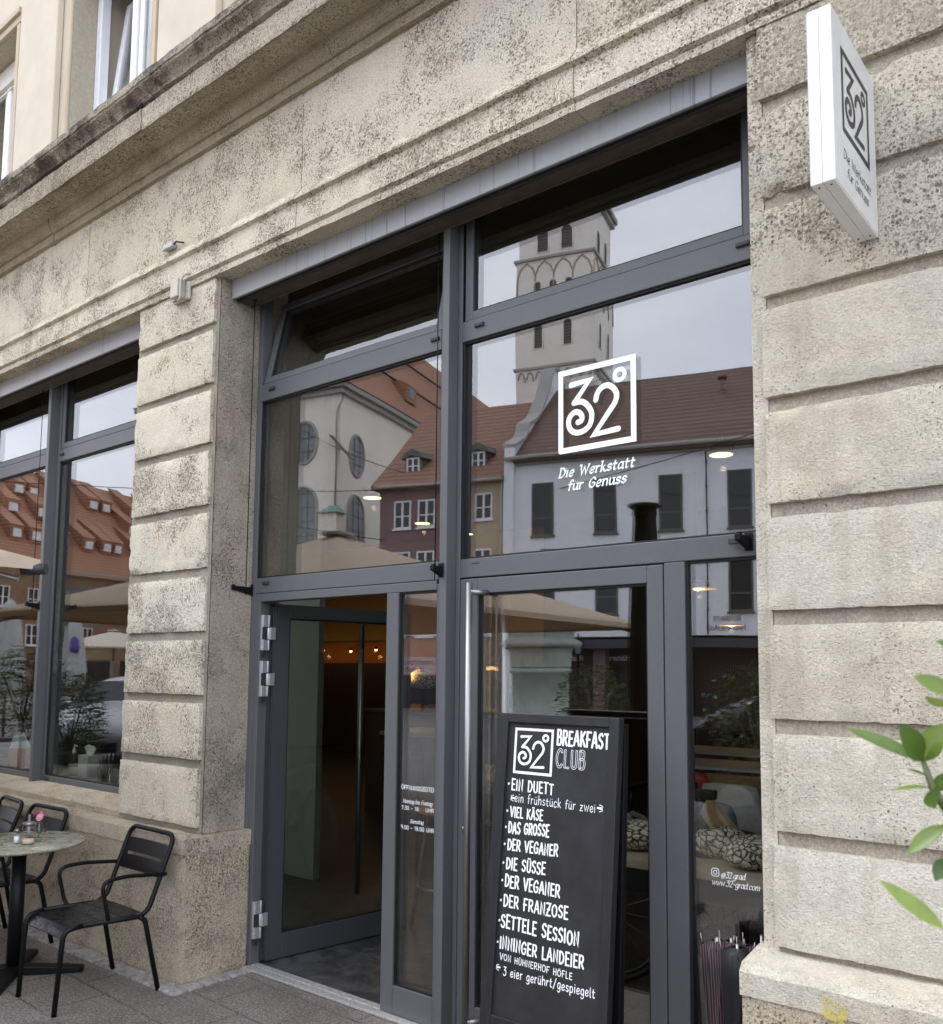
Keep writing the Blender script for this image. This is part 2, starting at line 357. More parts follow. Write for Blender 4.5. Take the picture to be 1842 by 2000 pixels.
_g('u', 50, 'C 4,64 4,20 14,2 32,6 45,30', 'L 46,64 45,10 53,0'); _g('v', 46, 'L 0,64 22,0 46,64'); _g('w', 72, 'L 0,64 18,0 36,54 54,0 72,64'); _g('z', 44, 'L 2,64 42,64 2,0 44,0', 'L 10,32 34,32')
GL['ü'] = (GL['u'][0], GL['u'][1] + ('L 14,86 15,87', 'L 38,86 39,87'))
_g('0', 52, 'C 26,100 7,82 3,50 8,16 26,0 45,16 49,50 45,82 26,100'); _g('1', 34, 'L 2,78 20,100 20,0'); _g('2', 52, 'C 4,76 12,98 34,98 47,76 34,44 3,2', 'L 3,0 52,0')
_g('3', 52, 'L 6,99 48,99 20,62', 'C 20,62 42,60 50,32 38,5 16,1 3,14'); _g('7', 50, 'L 2,100 50,100 18,0'); _g('8', 52, 'C 26,54 8,66 8,86 26,100 44,86 44,66 26,54 6,38 4,14 26,0 48,14 46,38 26,54'); _g('9', 52, 'C 46,70 28,46 8,58 6,86 26,100 46,84 46,44 28,0')
_g('.', 14, 'L 6,3 7,4'); _g(':', 16, 'L 7,10 8,11', 'L 7,56 8,57'); _g('-', 40, 'L 4,42 36,42'); _g('/', 46, 'L 0,-14 46,108')
_g('@', 76, 'C 50,56 34,60 24,40 30,20 46,26 52,50', 'C 54,58 50,24 62,18 72,40 60,74 34,78 8,54 8,16 30,-8 58,-4')
_g(' ', 34)
def crom(P, n=5):
    out = []
    for i in range(len(P) - 1):
        p0 = P[max(i - 1, 0)]; p1 = P[i]; p2 = P[i + 1]; p3 = P[min(i + 2, len(P) - 1)]
        if i == 0 and P[0] == P[-1]: p0 = P[-2]
        if i == len(P) - 2 and P[0] == P[-1]: p3 = P[1]
        for k in range(n):
            t = k / n; t2 = t * t; t3 = t2 * t
            out.append(tuple(0.5 * (2 * b + (c - a) * t + (2 * a - 5 * b + 4 * c - d) * t2 + (3 * b - a - 3 * c + d) * t3) for a, b, c, d in zip(p0, p1, p2, p3)))
    out.append(P[-1]); return out
def parse(st):
    k, pts = st[0], [tuple(float(q) / 100 for q in p.split(',')) for p in st[1:].split()]
    return crom(pts) if k == 'C' else pts
def ribbon(mb, pts, wd, place, lay, th, nib=None):
    """one pen stroke as a thin solid ribbon with round ends; place maps (u, v, w) to 3-D"""
    P = [pts[0]]
    for p in pts[1:]:
        if (p[0] - P[-1][0]) ** 2 + (p[1] - P[-1][1]) ** 2 > 1e-12: P.append(p)
    n = len(P)
    if n < 2: return
    closed = n > 4 and (P[0][0] - P[-1][0]) ** 2 + (P[0][1] - P[-1][1]) ** 2 < 1e-10
    if closed: P = P[:-1]; n -= 1
    L, Rr = [], []
    def off(i):
        a = P[i - 1] if closed else P[max(i - 1, 0)]; b = P[i]; c = P[(i + 1) % n] if closed else P[min(i + 1, n - 1)]
        d1 = Vector((b[0] - a[0], b[1] - a[1])); d2 = Vector((c[0] - b[0], c[1] - b[1]))
        if d1.length < 1e-9: d1 = d2
        if d2.length < 1e-9: d2 = d1
        d1.normalize(); d2.normalize(); t = d1 + d2
        if t.length < 0.3: t = d1 + d2 * 0.2
        t.normalize(); nn = Vector((-t.y, t.x)); k = 1 / max(0.5, nn.dot(Vector((-d1.y, d1.x))))
        h = wd * .5
        if nib: h *= nib[1] + (1 - nib[1]) * abs(math.sin(math.atan2(t.y, t.x) - nib[0]))
        return t, nn, h * k, h
    for i in range(n):
        t, nn, hk, h = off(i)
        if i == 0 and not closed:
            for a in (180, 150, 120):
                ca, sa = math.cos(R(a)), math.sin(R(a)); L.append((P[0][0] + t.x * ca * h + nn.x * sa * h, P[0][1] + t.y * ca * h + nn.y * sa * h)); Rr.append((P[0][0] + t.x * ca * h - nn.x * sa * h, P[0][1] + t.y * ca * h - nn.y * sa * h))
        L.append((P[i][0] + nn.x * hk, P[i][1] + nn.y * hk)); Rr.append((P[i][0] - nn.x * hk, P[i][1] - nn.y * hk))
        if i == n - 1 and not closed:
            for a in (60, 30, 0):
                ca, sa = math.cos(R(a)), math.sin(R(a)); L.append((P[i][0] + t.x * ca * h + nn.x * sa * h, P[i][1] + t.y * ca * h + nn.y * sa * h)); Rr.append((P[i][0] + t.x * ca * h - nn.x * sa * h, P[i][1] + t.y * ca * h - nn.y * sa * h))
    top = [(mb.v(place(*a, lay + th)), mb.v(place(*b, lay + th))) for a, b in zip(L, Rr)]
    for (a, b), (c, d) in zip(top, top[1:] + (top[:1] if closed else [])): mb.f([a, b, d, c])
def text(mb, s, p0, p1, cap, place, weight=0.13, slant=0.0, nib=None, th=0.0004, wob=0.0, gap=0.14, lay0=0.0, serif=0.0):
    """write s from p0 to p1 (plane coordinates); letter widths are stretched to fill"""
    tot = sum(GL[c][0] + gap for c in s) - gap
    Ld = math.hypot(p1[0] - p0[0], p1[1] - p0[1]); sx = Ld / tot; dx, dy = (p1[0] - p0[0]) / Ld, (p1[1] - p0[1]) / Ld
    x = 0; cnt = 0
    for c in s:
        wd, sts = GL[c]; jy = random.uniform(-wob, wob); js = 1 + random.uniform(-wob, wob) * 1.5
        for st in sts:
            pts = []
            for (a, b) in parse(st):
                b = b * js + jy; u = x + a + slant * b / (sx / cap) ; X = u * sx; Y = b * cap
                pts.append((p0[0] + dx * X - dy * Y * 0 , p0[1] + dy * X + Y))
            ribbon(mb, pts, weight * cap, place, lay0 + (cnt % 6) * 0.00012, th, nib); cnt += 1
            if serif:
                for e, q in ((0, 1), (-1, -2)):
                    tx, ty = pts[e][0] - pts[q][0], pts[e][1] - pts[q][1]
                    if abs(ty) > 1.3 * abs(tx) and len(pts) < 7:
                        h = serif * cap; ribbon(mb, [(pts[e][0] - h * (.9 if e == 0 else .5), pts[e][1]), (pts[e][0] + h * .6, pts[e][1] + .02 * cap)], weight * cap * .5, place, lay0 + .0008, th); 
        x += wd + gap
LOGO = [('F', [(0.03, 0.03), (0.03, 0.97), (0.97, 0.97), (0.97, 0.03), (0.03, 0.03)]),
        ('L', [(.172, .851), (.419, .860), (.212, .580)]),
        ('C', [(.212, .580), (.310, .612), (.389, .583), (.443, .488), (.419, .369), (.340, .293), (.241, .262), (.163, .282), (.138, .340), (.158, .426), (.222, .481), (.286, .490), (.315, .456), (.305, .409), (.266, .380)]),
        ('C', [(.498, .720), (.517, .805), (.576, .882), (.655, .920), (.724, .902), (.759, .838), (.734, .748), (.655, .61)]),
        ('L', [(.655, .61), (.478, .319), (.774, .429)])]
def logo(mb, u0, v0, su, sv, place, wt=0.068, th=0.0004, lay=0.0, degree=(.798, .0, .066)):
    k = 0
    # the strokes are listed in the unit square of the outer border
    T = lambda p: (u0 + p[0] * su, v0 + p[1] * sv)
    for kind, pts in LOGO3:
        pp = crom(pts, 5) if kind == 'C' else pts
        ribbon(mb, [T(p) for p in pp], wt * su, place, lay + k * 0.00012, th); k += 1
    cx, cy = .80, .80
    ribbon(mb, [T((cx + .062 * math.cos(R(a)), cy + .062 * math.sin(R(a)))) for a in range(0, 361, 15)], .05 * su, place, lay + k * .00012, th)
def _conv(x, y):
    u = (x - 85) / 1015.0; top = 320 - 245 * u; bot = 1395 - 180 * u
    return (u, (bot - y) / (bot - top))
def _cv(s): return [_conv(*[float(q) for q in p.split(',')]) for p in s.split()]
LOGO3 = [('L', [(.034, .5), (.034, .034)]), ('L', [(.034, .034), (.966, .034), (.966, .966), (.034, .966), (.034, .5)]),
         ('L', _cv('262,490 508,418 300,722')),
         ('C', _cv('300,722 400,702 475,745 530,830 533,920 505,1010 430,1080 330,1107 255,1070 226,990 245,905 310,842 375,850 407,900 395,950 352,972')),
         ('C', _cv('590,680 612,590 670,515 750,487 822,530 857,610 835,710 770,815')),
         ('L', _cv('770,815 568,1127 875,1052'))]
# ------------------------------------------------------------------ ground
def ground():
    N = NT('square paving of the far side')
    v = N.n('ShaderNodeTexBrick', Scale=1.0, Mortar__Size=0.012); v.inputs['Brick Width'].default_value = .5; v.inputs['Row Height'].default_value = .3
    v.inputs['Color1'].default_value = (.21, .20, .185, 1); v.inputs['Color2'].default_value = (.16, .155, .145, 1); v.inputs['Mortar'].default_value = (.09, .085, .08, 1)
    N.l(N.oc(), v.inputs['Vector'])
    N.color(N.mix(N.ramp(N.noise(3, 4), (.35, .35), (.7, 0)), v.outputs['Color'], (.1, .095, .09))); N.set(Roughness=.8)
    M['square'] = N.m
    N = NT('worn granite paving slabs')
    v = N.n('ShaderNodeTexBrick', Scale=1.0, Mortar__Size=0.007, Mortar__Smooth=0.2); v.inputs['Brick Width'].default_value = .46; v.inputs['Row Height'].default_value = .31
    v.inputs['Color1'].default_value = (.27, .24, .20, 1); v.inputs['Color2'].default_value = (.215, .19, .16, 1); v.inputs['Mortar'].default_value = (.075, .066, .056, 1)
    N.l(N.mapping((1, 1, 1), (0, 0, R(3))), v.inputs['Vector'])
    g1 = N.noise(105, 4, 0.8); g2 = N.noise(38, 4, .75); b1 = N.noise(1.9, 5, .65)
    c = N.mix(N.ramp(b1, (.38, .75), (.60, 0)), v.outputs['Color'], (.10, .078, .06))
    c = N.mix(N.ramp(N.noise(1.3, 5, .7, N.mapping((1, 1, 1), (0, 0, 1))), (.56, 0), (.68, .55)), c, (.36, .34, .31))
    c = N.mix(N.ramp(g1, (.34, .85), (.5, 0)), c, (.05, .043, .037)); c = N.mix(N.ramp(g1, (.52, 0), (.66, .85)), c, (.50, .47, .43)); g3 = N.noise(60, 5, .8); c = N.mix(N.ramp(g3, (.36, .7), (.5, 0)), c, (.07, .06, .05)); c = N.mix(N.ramp(g3, (.55, 0), (.68, .6)), c, (.42, .39, .35))
    c = N.mix(N.ramp(g2, (.3, .35), (.6, 0)), c, (.09, .08, .07))
    N.color(c); N.set(Roughness=.78)
    nb = N.bump(N.math('MULTIPLY_ADD', v.outputs['Fac'], -1.0, 1.0), .5, .004); N.bump(N.math('ADD', g1, g2), .8, .008, nb)
    M['paving'] = N.m
    mb = MB(); q = 260
    for x0, x1, y0, y1 in ((-q, q, -q, q),): mb.f([mb.v(p) for p in ((x0, y0, -.004), (x1, y0, -.004), (x1, y1, -.004), (x0, y1, -.004))])
    o = mb.build('ground', 'square'); tag(o, 'grey stone paving of the open square', None, kind='structure')
    mb = MB(); mb.f([mb.v(p) for p in ((-14, -2.5, 0), (6, -2.5, 0), (6, 3.06, 0), (-14, 3.06, 0))])
    o = mb.build('pavement', 'paving'); tag(o, 'worn brownish granite slabs of the pavement along the cafe', None, kind='structure')
    # small setts laid as a strip along the plinth
    mb = MB(); x = -9.0
    random.seed(3)
    while x < -4.06:
        l = random.uniform(.07, .12); 
        for y0, y1 in ((2.585, 2.683),):
            d = .004; z = .012 + random.uniform(0, .006)
            mb.hexa([(x, y0, -.003), (x + l - .008, y0, -.003), (x + l - .008, y1, -.003), (x, y1, -.003)], [(x + d, y0 + d, z), (x + l - .008 - d, y0 + d, z), (x + l - .008 - d, y1 - d, z), (x + d, y1 - d, z)])
        x += l
    y = 2.59
    while y < 3.05:
        l = random.uniform(.07, .1); d = .004; z = .011 + random.uniform(0, .005)
        mb.hexa([(-4.055, y, -.003), (-3.965, y, -.003), (-3.965, y + l - .008, -.003), (-4.055, y + l - .008, -.003)], [(-4.055 + d, y + d, z), (-3.965 - d, y + d, z), (-3.965 - d, y + l - .008 - d, z), (-4.055 + d, y + l - .008 - d, z)])
        y += l
    o = mb.build('sett_strip', plain('grey granite setts', (.27, .25, .225), .85, 0, .35, 30, .6), None, .006)
    tag(o, 'narrow strip of small granite setts along the plinth', None, kind='structure')
ground()

# ------------------------------------------------------------------ cafe building
BLD = empty('cafe_building', 'pale limestone cafe building with grey glazed shopfront and cream upper floor', 'building')
def nz3(x, y, z, s, k=0.0): return noise.noise(Vector((x * s + k, y * s - k, z * s + 2 * k)))
def stone_block(mb, x0, x1, y0, yb, z0, z1, step=.024, amp=.0022, chip=.007, seed=0, left=True, right=True):
    nx = max(2, int((x1 - x0) / step)); nz = max(2, int((z1 - z0) / step)); g = []
    for j in range(nz + 1):
        row = []
        for i in range(nx + 1):
            x = x0 + (x1 - x0) * i / nx; z = z0 + (z1 - z0) * j / nz
            y = y0 - amp * nz3(x, 0, z, 9, seed) - amp * .7 * nz3(x, 0, z, 26, seed)
            e = 0
            if i == 0: x += abs(nz3(x0, 1, z, 17, seed)) * chip * .8
            if i == nx: x -= abs(nz3(x1, 2, z, 17, seed)) * chip * .8
            if j == 0: z += max(0, nz3(x, 3, z0, 31, seed)) * chip
            if j == nz: z -= max(0, nz3(x, 4, z1, 31, seed)) * chip
            if i in (0, nx) or j in (0, nz): y += .004 + max(0, nz3(x, 5, z, 13, seed)) * chip * 1.6
            row.append(mb.v((x, y, z)))
        g.append(row)
    for j in range(nz):
        for i in range(nx): mb.f([g[j][i], g[j][i + 1], g[j + 1][i + 1], g[j + 1][i]], True)
    ring = [g[0][i] for i in range(nx + 1)] + [g[j][nx] for j in range(1, nz + 1)] + [g[nz][i] for i in range(nx - 1, -1, -1)] + [g[j][0] for j in range(nz - 1, 0, -1)]
    back = [mb.v((v.co.x, yb, v.co.z)) for v in ring]; n = len(ring)
    for i in range(n):
        e = mb.bm.edges.get((ring[i], ring[(i + 1) % n]))
        if e: e.smooth = False
    for i in range(n): mb.f([ring[i], back[i], back[(i + 1) % n], ring[(i + 1) % n]])
def wobble_box(mb, x0, x1, y0, y1, z0, z1, step=.05, amp=.003, seed=0, faces='FLRT'):
    """stone mass with uneven dressed faces: front(-y), left, right, top"""
    def grid(P, nu, nv, ax):
        g = [[None] * (nu + 1) for _ in range(nv + 1)]
        for j in range(nv + 1):
            for i in range(nu + 1):
                p = P(i / nu, j / nv); a = amp * (nz3(*p, 7, seed) + .6 * nz3(*p, 22, seed)) * (0 if (i in (0, nu) or j in (0, nv)) else 1)
                q = list(p); q[ax[0]] += ax[1] * a; g[j][i] = mb.v(q)
        for j in range(nv):
            for i in range(nu): mb.f([g[j][i], g[j][i + 1], g[j + 1][i + 1], g[j + 1][i]], True)
    nx = max(2, int((x1 - x0) / step)); ny = max(2, int((y1 - y0) / step)); nzz = max(2, int((z1 - z0) / step))
    L = lambda a, b, t: a + (b - a) * t
    if 'F' in faces: grid(lambda u, v: (L(x0, x1, u), y0, L(z0, z1, v)), nx, nzz, (1, -1))
    if 'L' in faces: grid(lambda u, v: (x0, L(y1, y0, u), L(z0, z1, v)), ny, nzz, (0, -1))
    if 'R' in faces: grid(lambda u, v: (x1, L(y0, y1, u), L(z0, z1, v)), ny, nzz, (0, 1))
    if 'T' in faces: grid(lambda u, v: (L(x0, x1, u), L(y0, y1, v), z1), nx, ny, (2, 1))
    if 'B' in faces: grid(lambda u, v: (L(x0, x1, u), L(y1, y0, v), z0), nx, ny, (2, -1))
def stone_profile(mb, prof, xs, step=.035, amp=.003, seed=0, gap=.003, freq=8):
    for a, b in zip(xs, xs[1:]):
        n = max(2, int((b - a - gap) / step)); rings = []; jit = random.uniform(-.003, .003)
        for i in range(n + 1):
            x = a + gap / 2 + (b - a - gap) * i / n; row = []
            for k, (y, z) in enumerate(prof):
                m = amp if 0 < k < len(prof) - 1 else 0
                dy = m * (nz3(x, y * 3, z * 3, freq, seed) + .7 * nz3(x, y * 3, z * 3, 28, seed + 3)); dz = m * (nz3(x, y * 3 + 9, z * 3, freq, seed + 7) + .6 * nz3(x, 7 + y * 3, z * 3, 31, seed))
                row.append(mb.v((x, y + dy + (jit if m else 0), z + dz)))
            rings.append(row)
        for A, B in zip(rings, rings[1:]):
            for k in range(len(prof) - 1): mb.f([A[k], B[k], B[k + 1], A[k + 1]])
        mb.f(rings[0]); mb.f(rings[-1][::-1])

GB = [0.76, 1.112, 1.457, 1.80, 2.145, 2.493, 2.838, 3.178, 3.522, 3.822]   # block undersides
# left pier
mb = MB(); wobble_box(mb, -4.948, -4.124, 2.825, 3.11, .725, 3.775, .045, .0035, 1, 'FL'); mb.build('pier_core', 'stone_groove_shade', BLD)
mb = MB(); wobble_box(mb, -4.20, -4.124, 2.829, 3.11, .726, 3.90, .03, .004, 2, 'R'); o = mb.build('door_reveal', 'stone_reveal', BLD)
mb = MB()
for i in range(9): stone_block(mb, -4.925 + random.uniform(-.004, .004), -4.148 + random.uniform(-.006, .004), 2.80 + random.uniform(-.003, .003), 2.827, GB[i], GB[i + 1] - .047, seed=i * 3.7, chip=.013 if i in (3, 4) else .007)
o = mb.build('pier_blocks', 'stone', BLD)
# right pier
mb = MB(); wobble_box(mb, -1.052, 2.2, 2.828, 3.3, .70, 3.775, .05, .004, 5, 'F'); mb.build('pier_core', 'stone_joint_shade', BLD)
mb = MB(); wobble_box(mb, -1.103, -1.0525, 2.825, 3.3, .70, 3.775, .03, .0045, 6, 'FL'); mb.build('pier_edge', 'stone_dense', BLD)
mb = MB()
for i in range(9): stone_block(mb, -1.056 + random.uniform(-.005, .005), 2.2, 2.797 + random.uniform(-.003, .003), 2.828, GB[i], GB[i + 1] - .047, .028, .0026, .007 if i != 7 else .024, seed=50 + i * 2.9)
mb.build('pier_blocks', 'stone_dense', BLD)
# plinths
mb = MB(); wobble_box(mb, -12, -4.058, 2.692, 3.08, 0, .645, .05, .004, 9, 'FR')
mb.build('plinth', 'stone_base', BLD)
mb = MB()
for a, b in ((-12, -9.6), (-9.597, -7.4), (-7.397, -5.52), (-5.517, -4.062)): wobble_box(mb, a, b, 2.688 + random.uniform(-.003, .003), 3.10, .645, .725, .03, .003, 12 + a, 'FLRTB')
o = mb.build('plinth_cap', 'stone_base', BLD, .004)
mb = MB(); wobble_box(mb, -1.122, 2.2, 2.69, 3.1, 0, .632, .05, .005, 15, 'FL'); mb.build('plinth', 'stone_base', BLD)
mb = MB()
prof = [(3.0, .632), (2.686, .632), (2.684, .70), (2.706, .722), (2.84, .745), (3.0, .75)]
stone_profile(mb, prof, (-1.128, 2.2), .03, .003, 21); mb.build('plinth_cap', 'stone_dense', BLD)
# splash of yellow paint and blue scribble on the right pier
def splat(name, mat, cx, cz, y, r0, sx, sz, seed):
    mb = MB(); random.seed(seed); pts = [mb.v((cx + sx * r0 * (1 + .35 * math.sin(3 * a + seed) + .2 * math.sin(7 * a)) * math.cos(a), y, cz + sz * r0 * (1 + .3 * math.sin(2 * a + seed)) * math.sin(a))) for a in [2 * math.pi * k / 28 for k in range(28)]]
    mb.f(pts); return mb.build(name, mat, BLD)
def patchy(name, c):
    N = NT(name); tr = N.n('ShaderNodeBsdfTransparent'); ms = N.n('ShaderNodeMixShader')
    f = N.ramp(N.noise(45, 4, .75), (.40, 0), (.52, .8)); N.l(f, ms.inputs[0]); N.l(tr.outputs[0], ms.inputs[1]); N.color(c); N.set(Roughness=.9); N.l(N.b.outputs[0], ms.inputs[2]); N.l(ms.outputs[0], N.out.inputs['Surface']); return N.m
splat('paint_stain', patchy('faded yellow paint', (.55, .47, .12)), -.855, .652, 2.6795, .04, .9, 1.0, 2)
splat('paint_stain', patchy('blue crayon mark', (.28, .29, .52)), -.352, 1.003, 2.787, .019, .8, 1.1, 5)
# window sill and apron under the left window
mb = MB(); prof = [(3.12, .725), (2.838, .725), (2.836, .758), (2.842, .766), (3.07, .786), (3.12, .79)]
stone_profile(mb, prof, (-12, -9.5, -7.3, -4.95), .03, .0025, 25); mb.build('window_sill', 'stone_base', BLD)
# architrave, frieze, cornice
JX = (-12, -10, -7.75, -5.60, -3.43, -1.777, .3, 2.2)
mb = MB(); prof = [(3.0, 3.775), (2.793, 3.775), (2.789, 3.80), (2.797, 3.812), (2.7765, 3.822), (2.780, 3.952), (2.757, 3.962), (2.757, 3.972), (2.80, 4.034), (2.9, 4.034)]
stone_profile(mb, prof, JX, .035, .0028, 31); mb.build('architrave', 'stone_frieze', BLD)
mb = MB()
for a, b in zip(JX, JX[1:]): stone_block(mb, a + .0015, b - .0015, 2.80 + random.uniform(-.001, .001), 2.95, 4.028, 4.565, .035, .0025, .003, a)
mb.build('frieze', 'stone_frieze', BLD)
CJ = (-12, -9.3, -6.05, -4.55, -3.17, -1.4, .6, 2.2)
mb = MB(); prof = [(2.95, 4.556), (2.775, 4.556), (2.772, 4.606), (2.779, 4.612)] + [(2.775 - .045 * math.sin(R(a)), 4.612 + .088 * (1 - math.cos(R(a)))) for a in (15, 35, 55, 75, 90)] + [(2.705, 4.703), (2.60, 4.703), (2.575, 4.692), (2.60, 4.74), (2.95, 4.74)]
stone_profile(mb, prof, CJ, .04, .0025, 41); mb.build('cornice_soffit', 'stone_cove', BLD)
mb = MB(); prof = [(2.72, 4.705), (2.58, 4.694), (2.553, 4.676), (2.549, 4.69), (2.545, 4.796), (2.563, 4.803)]
stone_profile(mb, prof, CJ, .03, .0045, 45); mb.build('cornice_face', 'stone_cornice', BLD)
mb = MB(); prof = [(2.7, 4.80), (2.562, 4.802), (2.560, 4.815), (2.536, 4.82), (2.532, 4.835), (2.520, 4.85), (2.498, 4.864), (2.484, 4.872), (2.480, 4.884), (2.474, 4.886), (2.472, 4.926), (2.48, 4.932), (2.86, 4.985)]
stone_profile(mb, prof, CJ, .03, .0042, 49); mb.build('cornice_gutter', 'stone_sooty', BLD)
# masonry behind the stone skin (walls over the openings and between the floors)
mb = MB(); mb.box(-12, 2.2, 2.93, 3.3, 3.92, 5.0); mb.box(-4.93, -4.13, 3.105, 3.3, 0, 3.95); mb.box(-1.09, 2.2, 3.105, 3.3, 0, 3.95); mb.box(-12, -4.07, 3.0, 3.3, 0, .72); mb.box(-12, -8.2, 2.85, 3.3, .5, 3.95)
mb.build('masonry', 'stone_reveal', BLD)
# ---- upper floor
def upper():
    WN = [(-8.08, -6.985), (-6.086, -4.99), (-4.10, -3.0), (-2.1, -1.0)]
    mb = MB(); x = -12
    for a, b in WN + [(2.2, 2.2)]:
        mb.box(x, a, 2.85, 3.3, 4.95, 6.64); x = b
    mb.box(-12, 2.2, 2.85, 3.3, 6.64, 9.5); mb.build('upper_wall', 'plaster', BLD, .006)
    for a, b in [(0, -8.98)] + WN: mb = MB(); mb.box(b + .13, b + .75, 2.80, 2.849, 4.95, 7.2); mb.build('wall_panel', 'plaster', BLD, .008)
    for a, b in WN:
        mb = MB()
        for x0, x1 in ((a - .075, a - .0), (b, b + .072)):
            mb.box(x0 + .02, x1 - .018, 2.828, 2.849, 4.95, 6.66)
            mb.tube([(x1 - .012 if x0 < a else x0 + .012, 2.842, 4.95), (x1 - .012 if x0 < a else x0 + .012, 2.842, 6.655)], .017, 8)
        mb.box(a - .075, b + .072, 2.822, 2.849, 6.642, 6.70); mb.box(a - .085, b + .085, 2.80, 2.849, 6.702, 6.75)
        mb.build('window_surround', 'plaster2', BLD, .004)
    rvm = plain('shade darkened reveal plaster', (.40, .36, .27), .9)  # wall plaster darkened: the shade inside the reveals is painted into the colour
    for a, b in WN:
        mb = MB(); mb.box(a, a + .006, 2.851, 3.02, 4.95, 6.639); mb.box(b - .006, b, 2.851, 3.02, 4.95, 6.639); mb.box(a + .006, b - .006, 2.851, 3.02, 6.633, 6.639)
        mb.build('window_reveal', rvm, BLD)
    for k, (a, b) in enumerate(WN):
        fr = MB(); y = 3.02
        fr.box(a + .007, a + .075, y, y + .07, 4.95, 6.63); fr.box(b - .075, b - .007, y, y + .07, 4.95, 6.63); fr.box(a + .075, b - .075, y, y + .07, 6.56, 6.63); fr.box(a + .075, b - .075, y, y + .07, 4.95, 5.01)
        xm = (a + b) / 2
        W_ = fr.build('upper_window', 'white_pvc', BLD, .006)
        if k == 0:
            s = MB(); s.box(a + .01, b - .01, y - .03, y + .06, 6.46, 6.625); s.box(a + .03, b - .03, y - .012, y + .02, 6.42, 6.435); s.build('shutter_box', plain('cream shutter box', (.70, .67, .6), .5), W_, .005)
        s = MB(); s.box(xm - .035, xm + .035, y - .005, y + .06, 5.01, 6.56); s.build('window_post', 'white_pvc', W_, .008)
        for side, (c, d) in enumerate(((a + .08, xm - .04), (xm + .04, b - .08))):
            s = MB(); zt = 6.55; zb = 5.015; t = .055
            tilt = .17 if (k == 1 and side == 0) else 0
            def pl(x, yy, z, tilt=tilt): return (x, y + .012 + yy + tilt * (z - 5.0) / 1.55, z)
            s.xf = pl
            s.box(c, c + t, 0, .05, zb, zt); s.box(d - t, d, 0, .05, zb, zt); s.box(c + t, d - t, 0, .05, zt - t, zt); s.box(c + t, d - t, 0, .05, zb, zb + t)
            S_ = s.build('sash', 'white_pvc', W_, .006)
            g = MB(pl); g.box(c + t, d - t, .018, .03, zb + t, zt - t); g.build('pane', 'glass', W_)
        g = MB()
        for i in range(24):
            x0 = a + .06 + (b - a - .12) * i / 24; x1 = a + .06 + (b - a - .12) * (i + 1) / 24
            dy = .018 * math.sin(i * 1.9)
            g.hexa([(x0, 3.32 + dy, 4.97), (x1, 3.32 - dy, 4.97), (x1, 3.325 - dy, 4.97), (x0, 3.325 + dy, 4.97)], [(x0, 3.32 + dy, 6.6), (x1, 3.32 - dy, 6.6), (x1, 3.325 - dy, 6.6), (x0, 3.325 + dy, 6.6)])
        g.build('net_curtain', 'curtain', W_)
    mb = MB(); mb.box(-12, 2.2, 3.5, 3.52, 4.9, 7.2); mb.build('upper_room', 'dark', BLD)
upper()

# ---- shopfront
YF, YB, YG = 3.095, 3.165, 3.118
def pane(x0, x1, z0, z1, parent, y=YG, gask=.009, name='pane'):
    g = MB(); g.box(x0, x1, y, y + .02, z0, z1); p = g.build(name, 'glass', parent)
    k = MB(); a = gask
    for X0, X1, Z0, Z1 in ((x0, x0 + a, z0, z1), (x1 - a, x1, z0, z1), (x0 + a, x1 - a, z0, z0 + a), (x0 + a, x1 - a, z1 - a, z1)):
        k.box(X0, X1, y - .012, y - .001, Z0, Z1)
    k.build('gasket', 'black', p if parent is BLD else parent); return p
def cap(parent, x, z, wd=.052, h=.016, y=YF, tilt=0):
    c = MB(); c.box(x, x + wd, y - .010, y + .004, z, z + h); c.box(x + .004, x + wd - .004, y - .0115, y - .0101, z + .003, z + h - .003); c.build('drain_cap', 'frame_dark', parent, .002)
def guide_wire(parent, x, y, zt, zb):
    m = MB(); m.tube([(x, y, zb - .06), (x, y, zt)], .0026, 6); m.lathe([(.013, 0), (.013, .006), (0, .008)], (x, y, zt - .01), 10); m.build('guide_wire', 'blackmetal', parent)
def bracket(parent, x, z, y0, y1):
    m = MB(); m.box(x - .016, x + .016, y0 - .005, y0, z - .035, z + .03)
    m.hexa([(x - .009, y0 - .005, z - .03), (x + .009, y0 - .005, z - .03), (x + .009, y0 - .005, z + .014), (x - .009, y0 - .005, z + .014)], [(x - .011, y1, z - .006), (x + .011, y1, z - .006), (x + .011, y1, z + .014), (x - .011, y1, z + .014)])
    m.tube([(x, y1 + .012, z - .01), (x, y1 + .012, z + .022)], .012, 10); m.lathe([(.005, 0), (.006, .003), (0, .006)], (x, y0 - .004, z + .018), 8)
    m.build('wire_bracket', 'blackmetal', parent, .002)
def cassette(x0, x1):
    m = MB(); m.box(x0, x1, 2.893, 2.91, 3.667, 3.92); m.box(x0, x1, 2.911, 3.03, 3.80, 3.92)
    r = m.build('awning_cassette', 'cassette', BLD, .004)
    m = MB()
    for a, b, z in ((2.911, 2.926, 3.672), (2.930, 2.938, 3.664), (2.942, 2.950, 3.668)): m.box(x0, x1, a, b, z, z + .02)
    m.box(x0, x1, 2.9205, 2.952, 3.693, 3.7)
    m.build('awning_rail', 'frame_dark', r, .002)
    m = MB(); m.box(x0, x1, 2.953, 3.028, 3.668, 3.69); m.box(x0, x1, 3.0285, 3.036, 3.662, 3.78); m.build('cassette_underside', 'brownboard', r, .002)
    m = MB(); m.box(x0, x1, 3.0365, 3.09, 3.895, 3.91); n = 7
    for i in range(n):
        a = x0 + (x1 - x0) * (i + .1) / n; m.box(a, a + .03, 3.04, 3.088, 3.88, 3.894)
    m.build('head_lining', 'brownboard', r)
    return r
cassette(-4.118, -1.10); cassette(-8.1, -4.955)

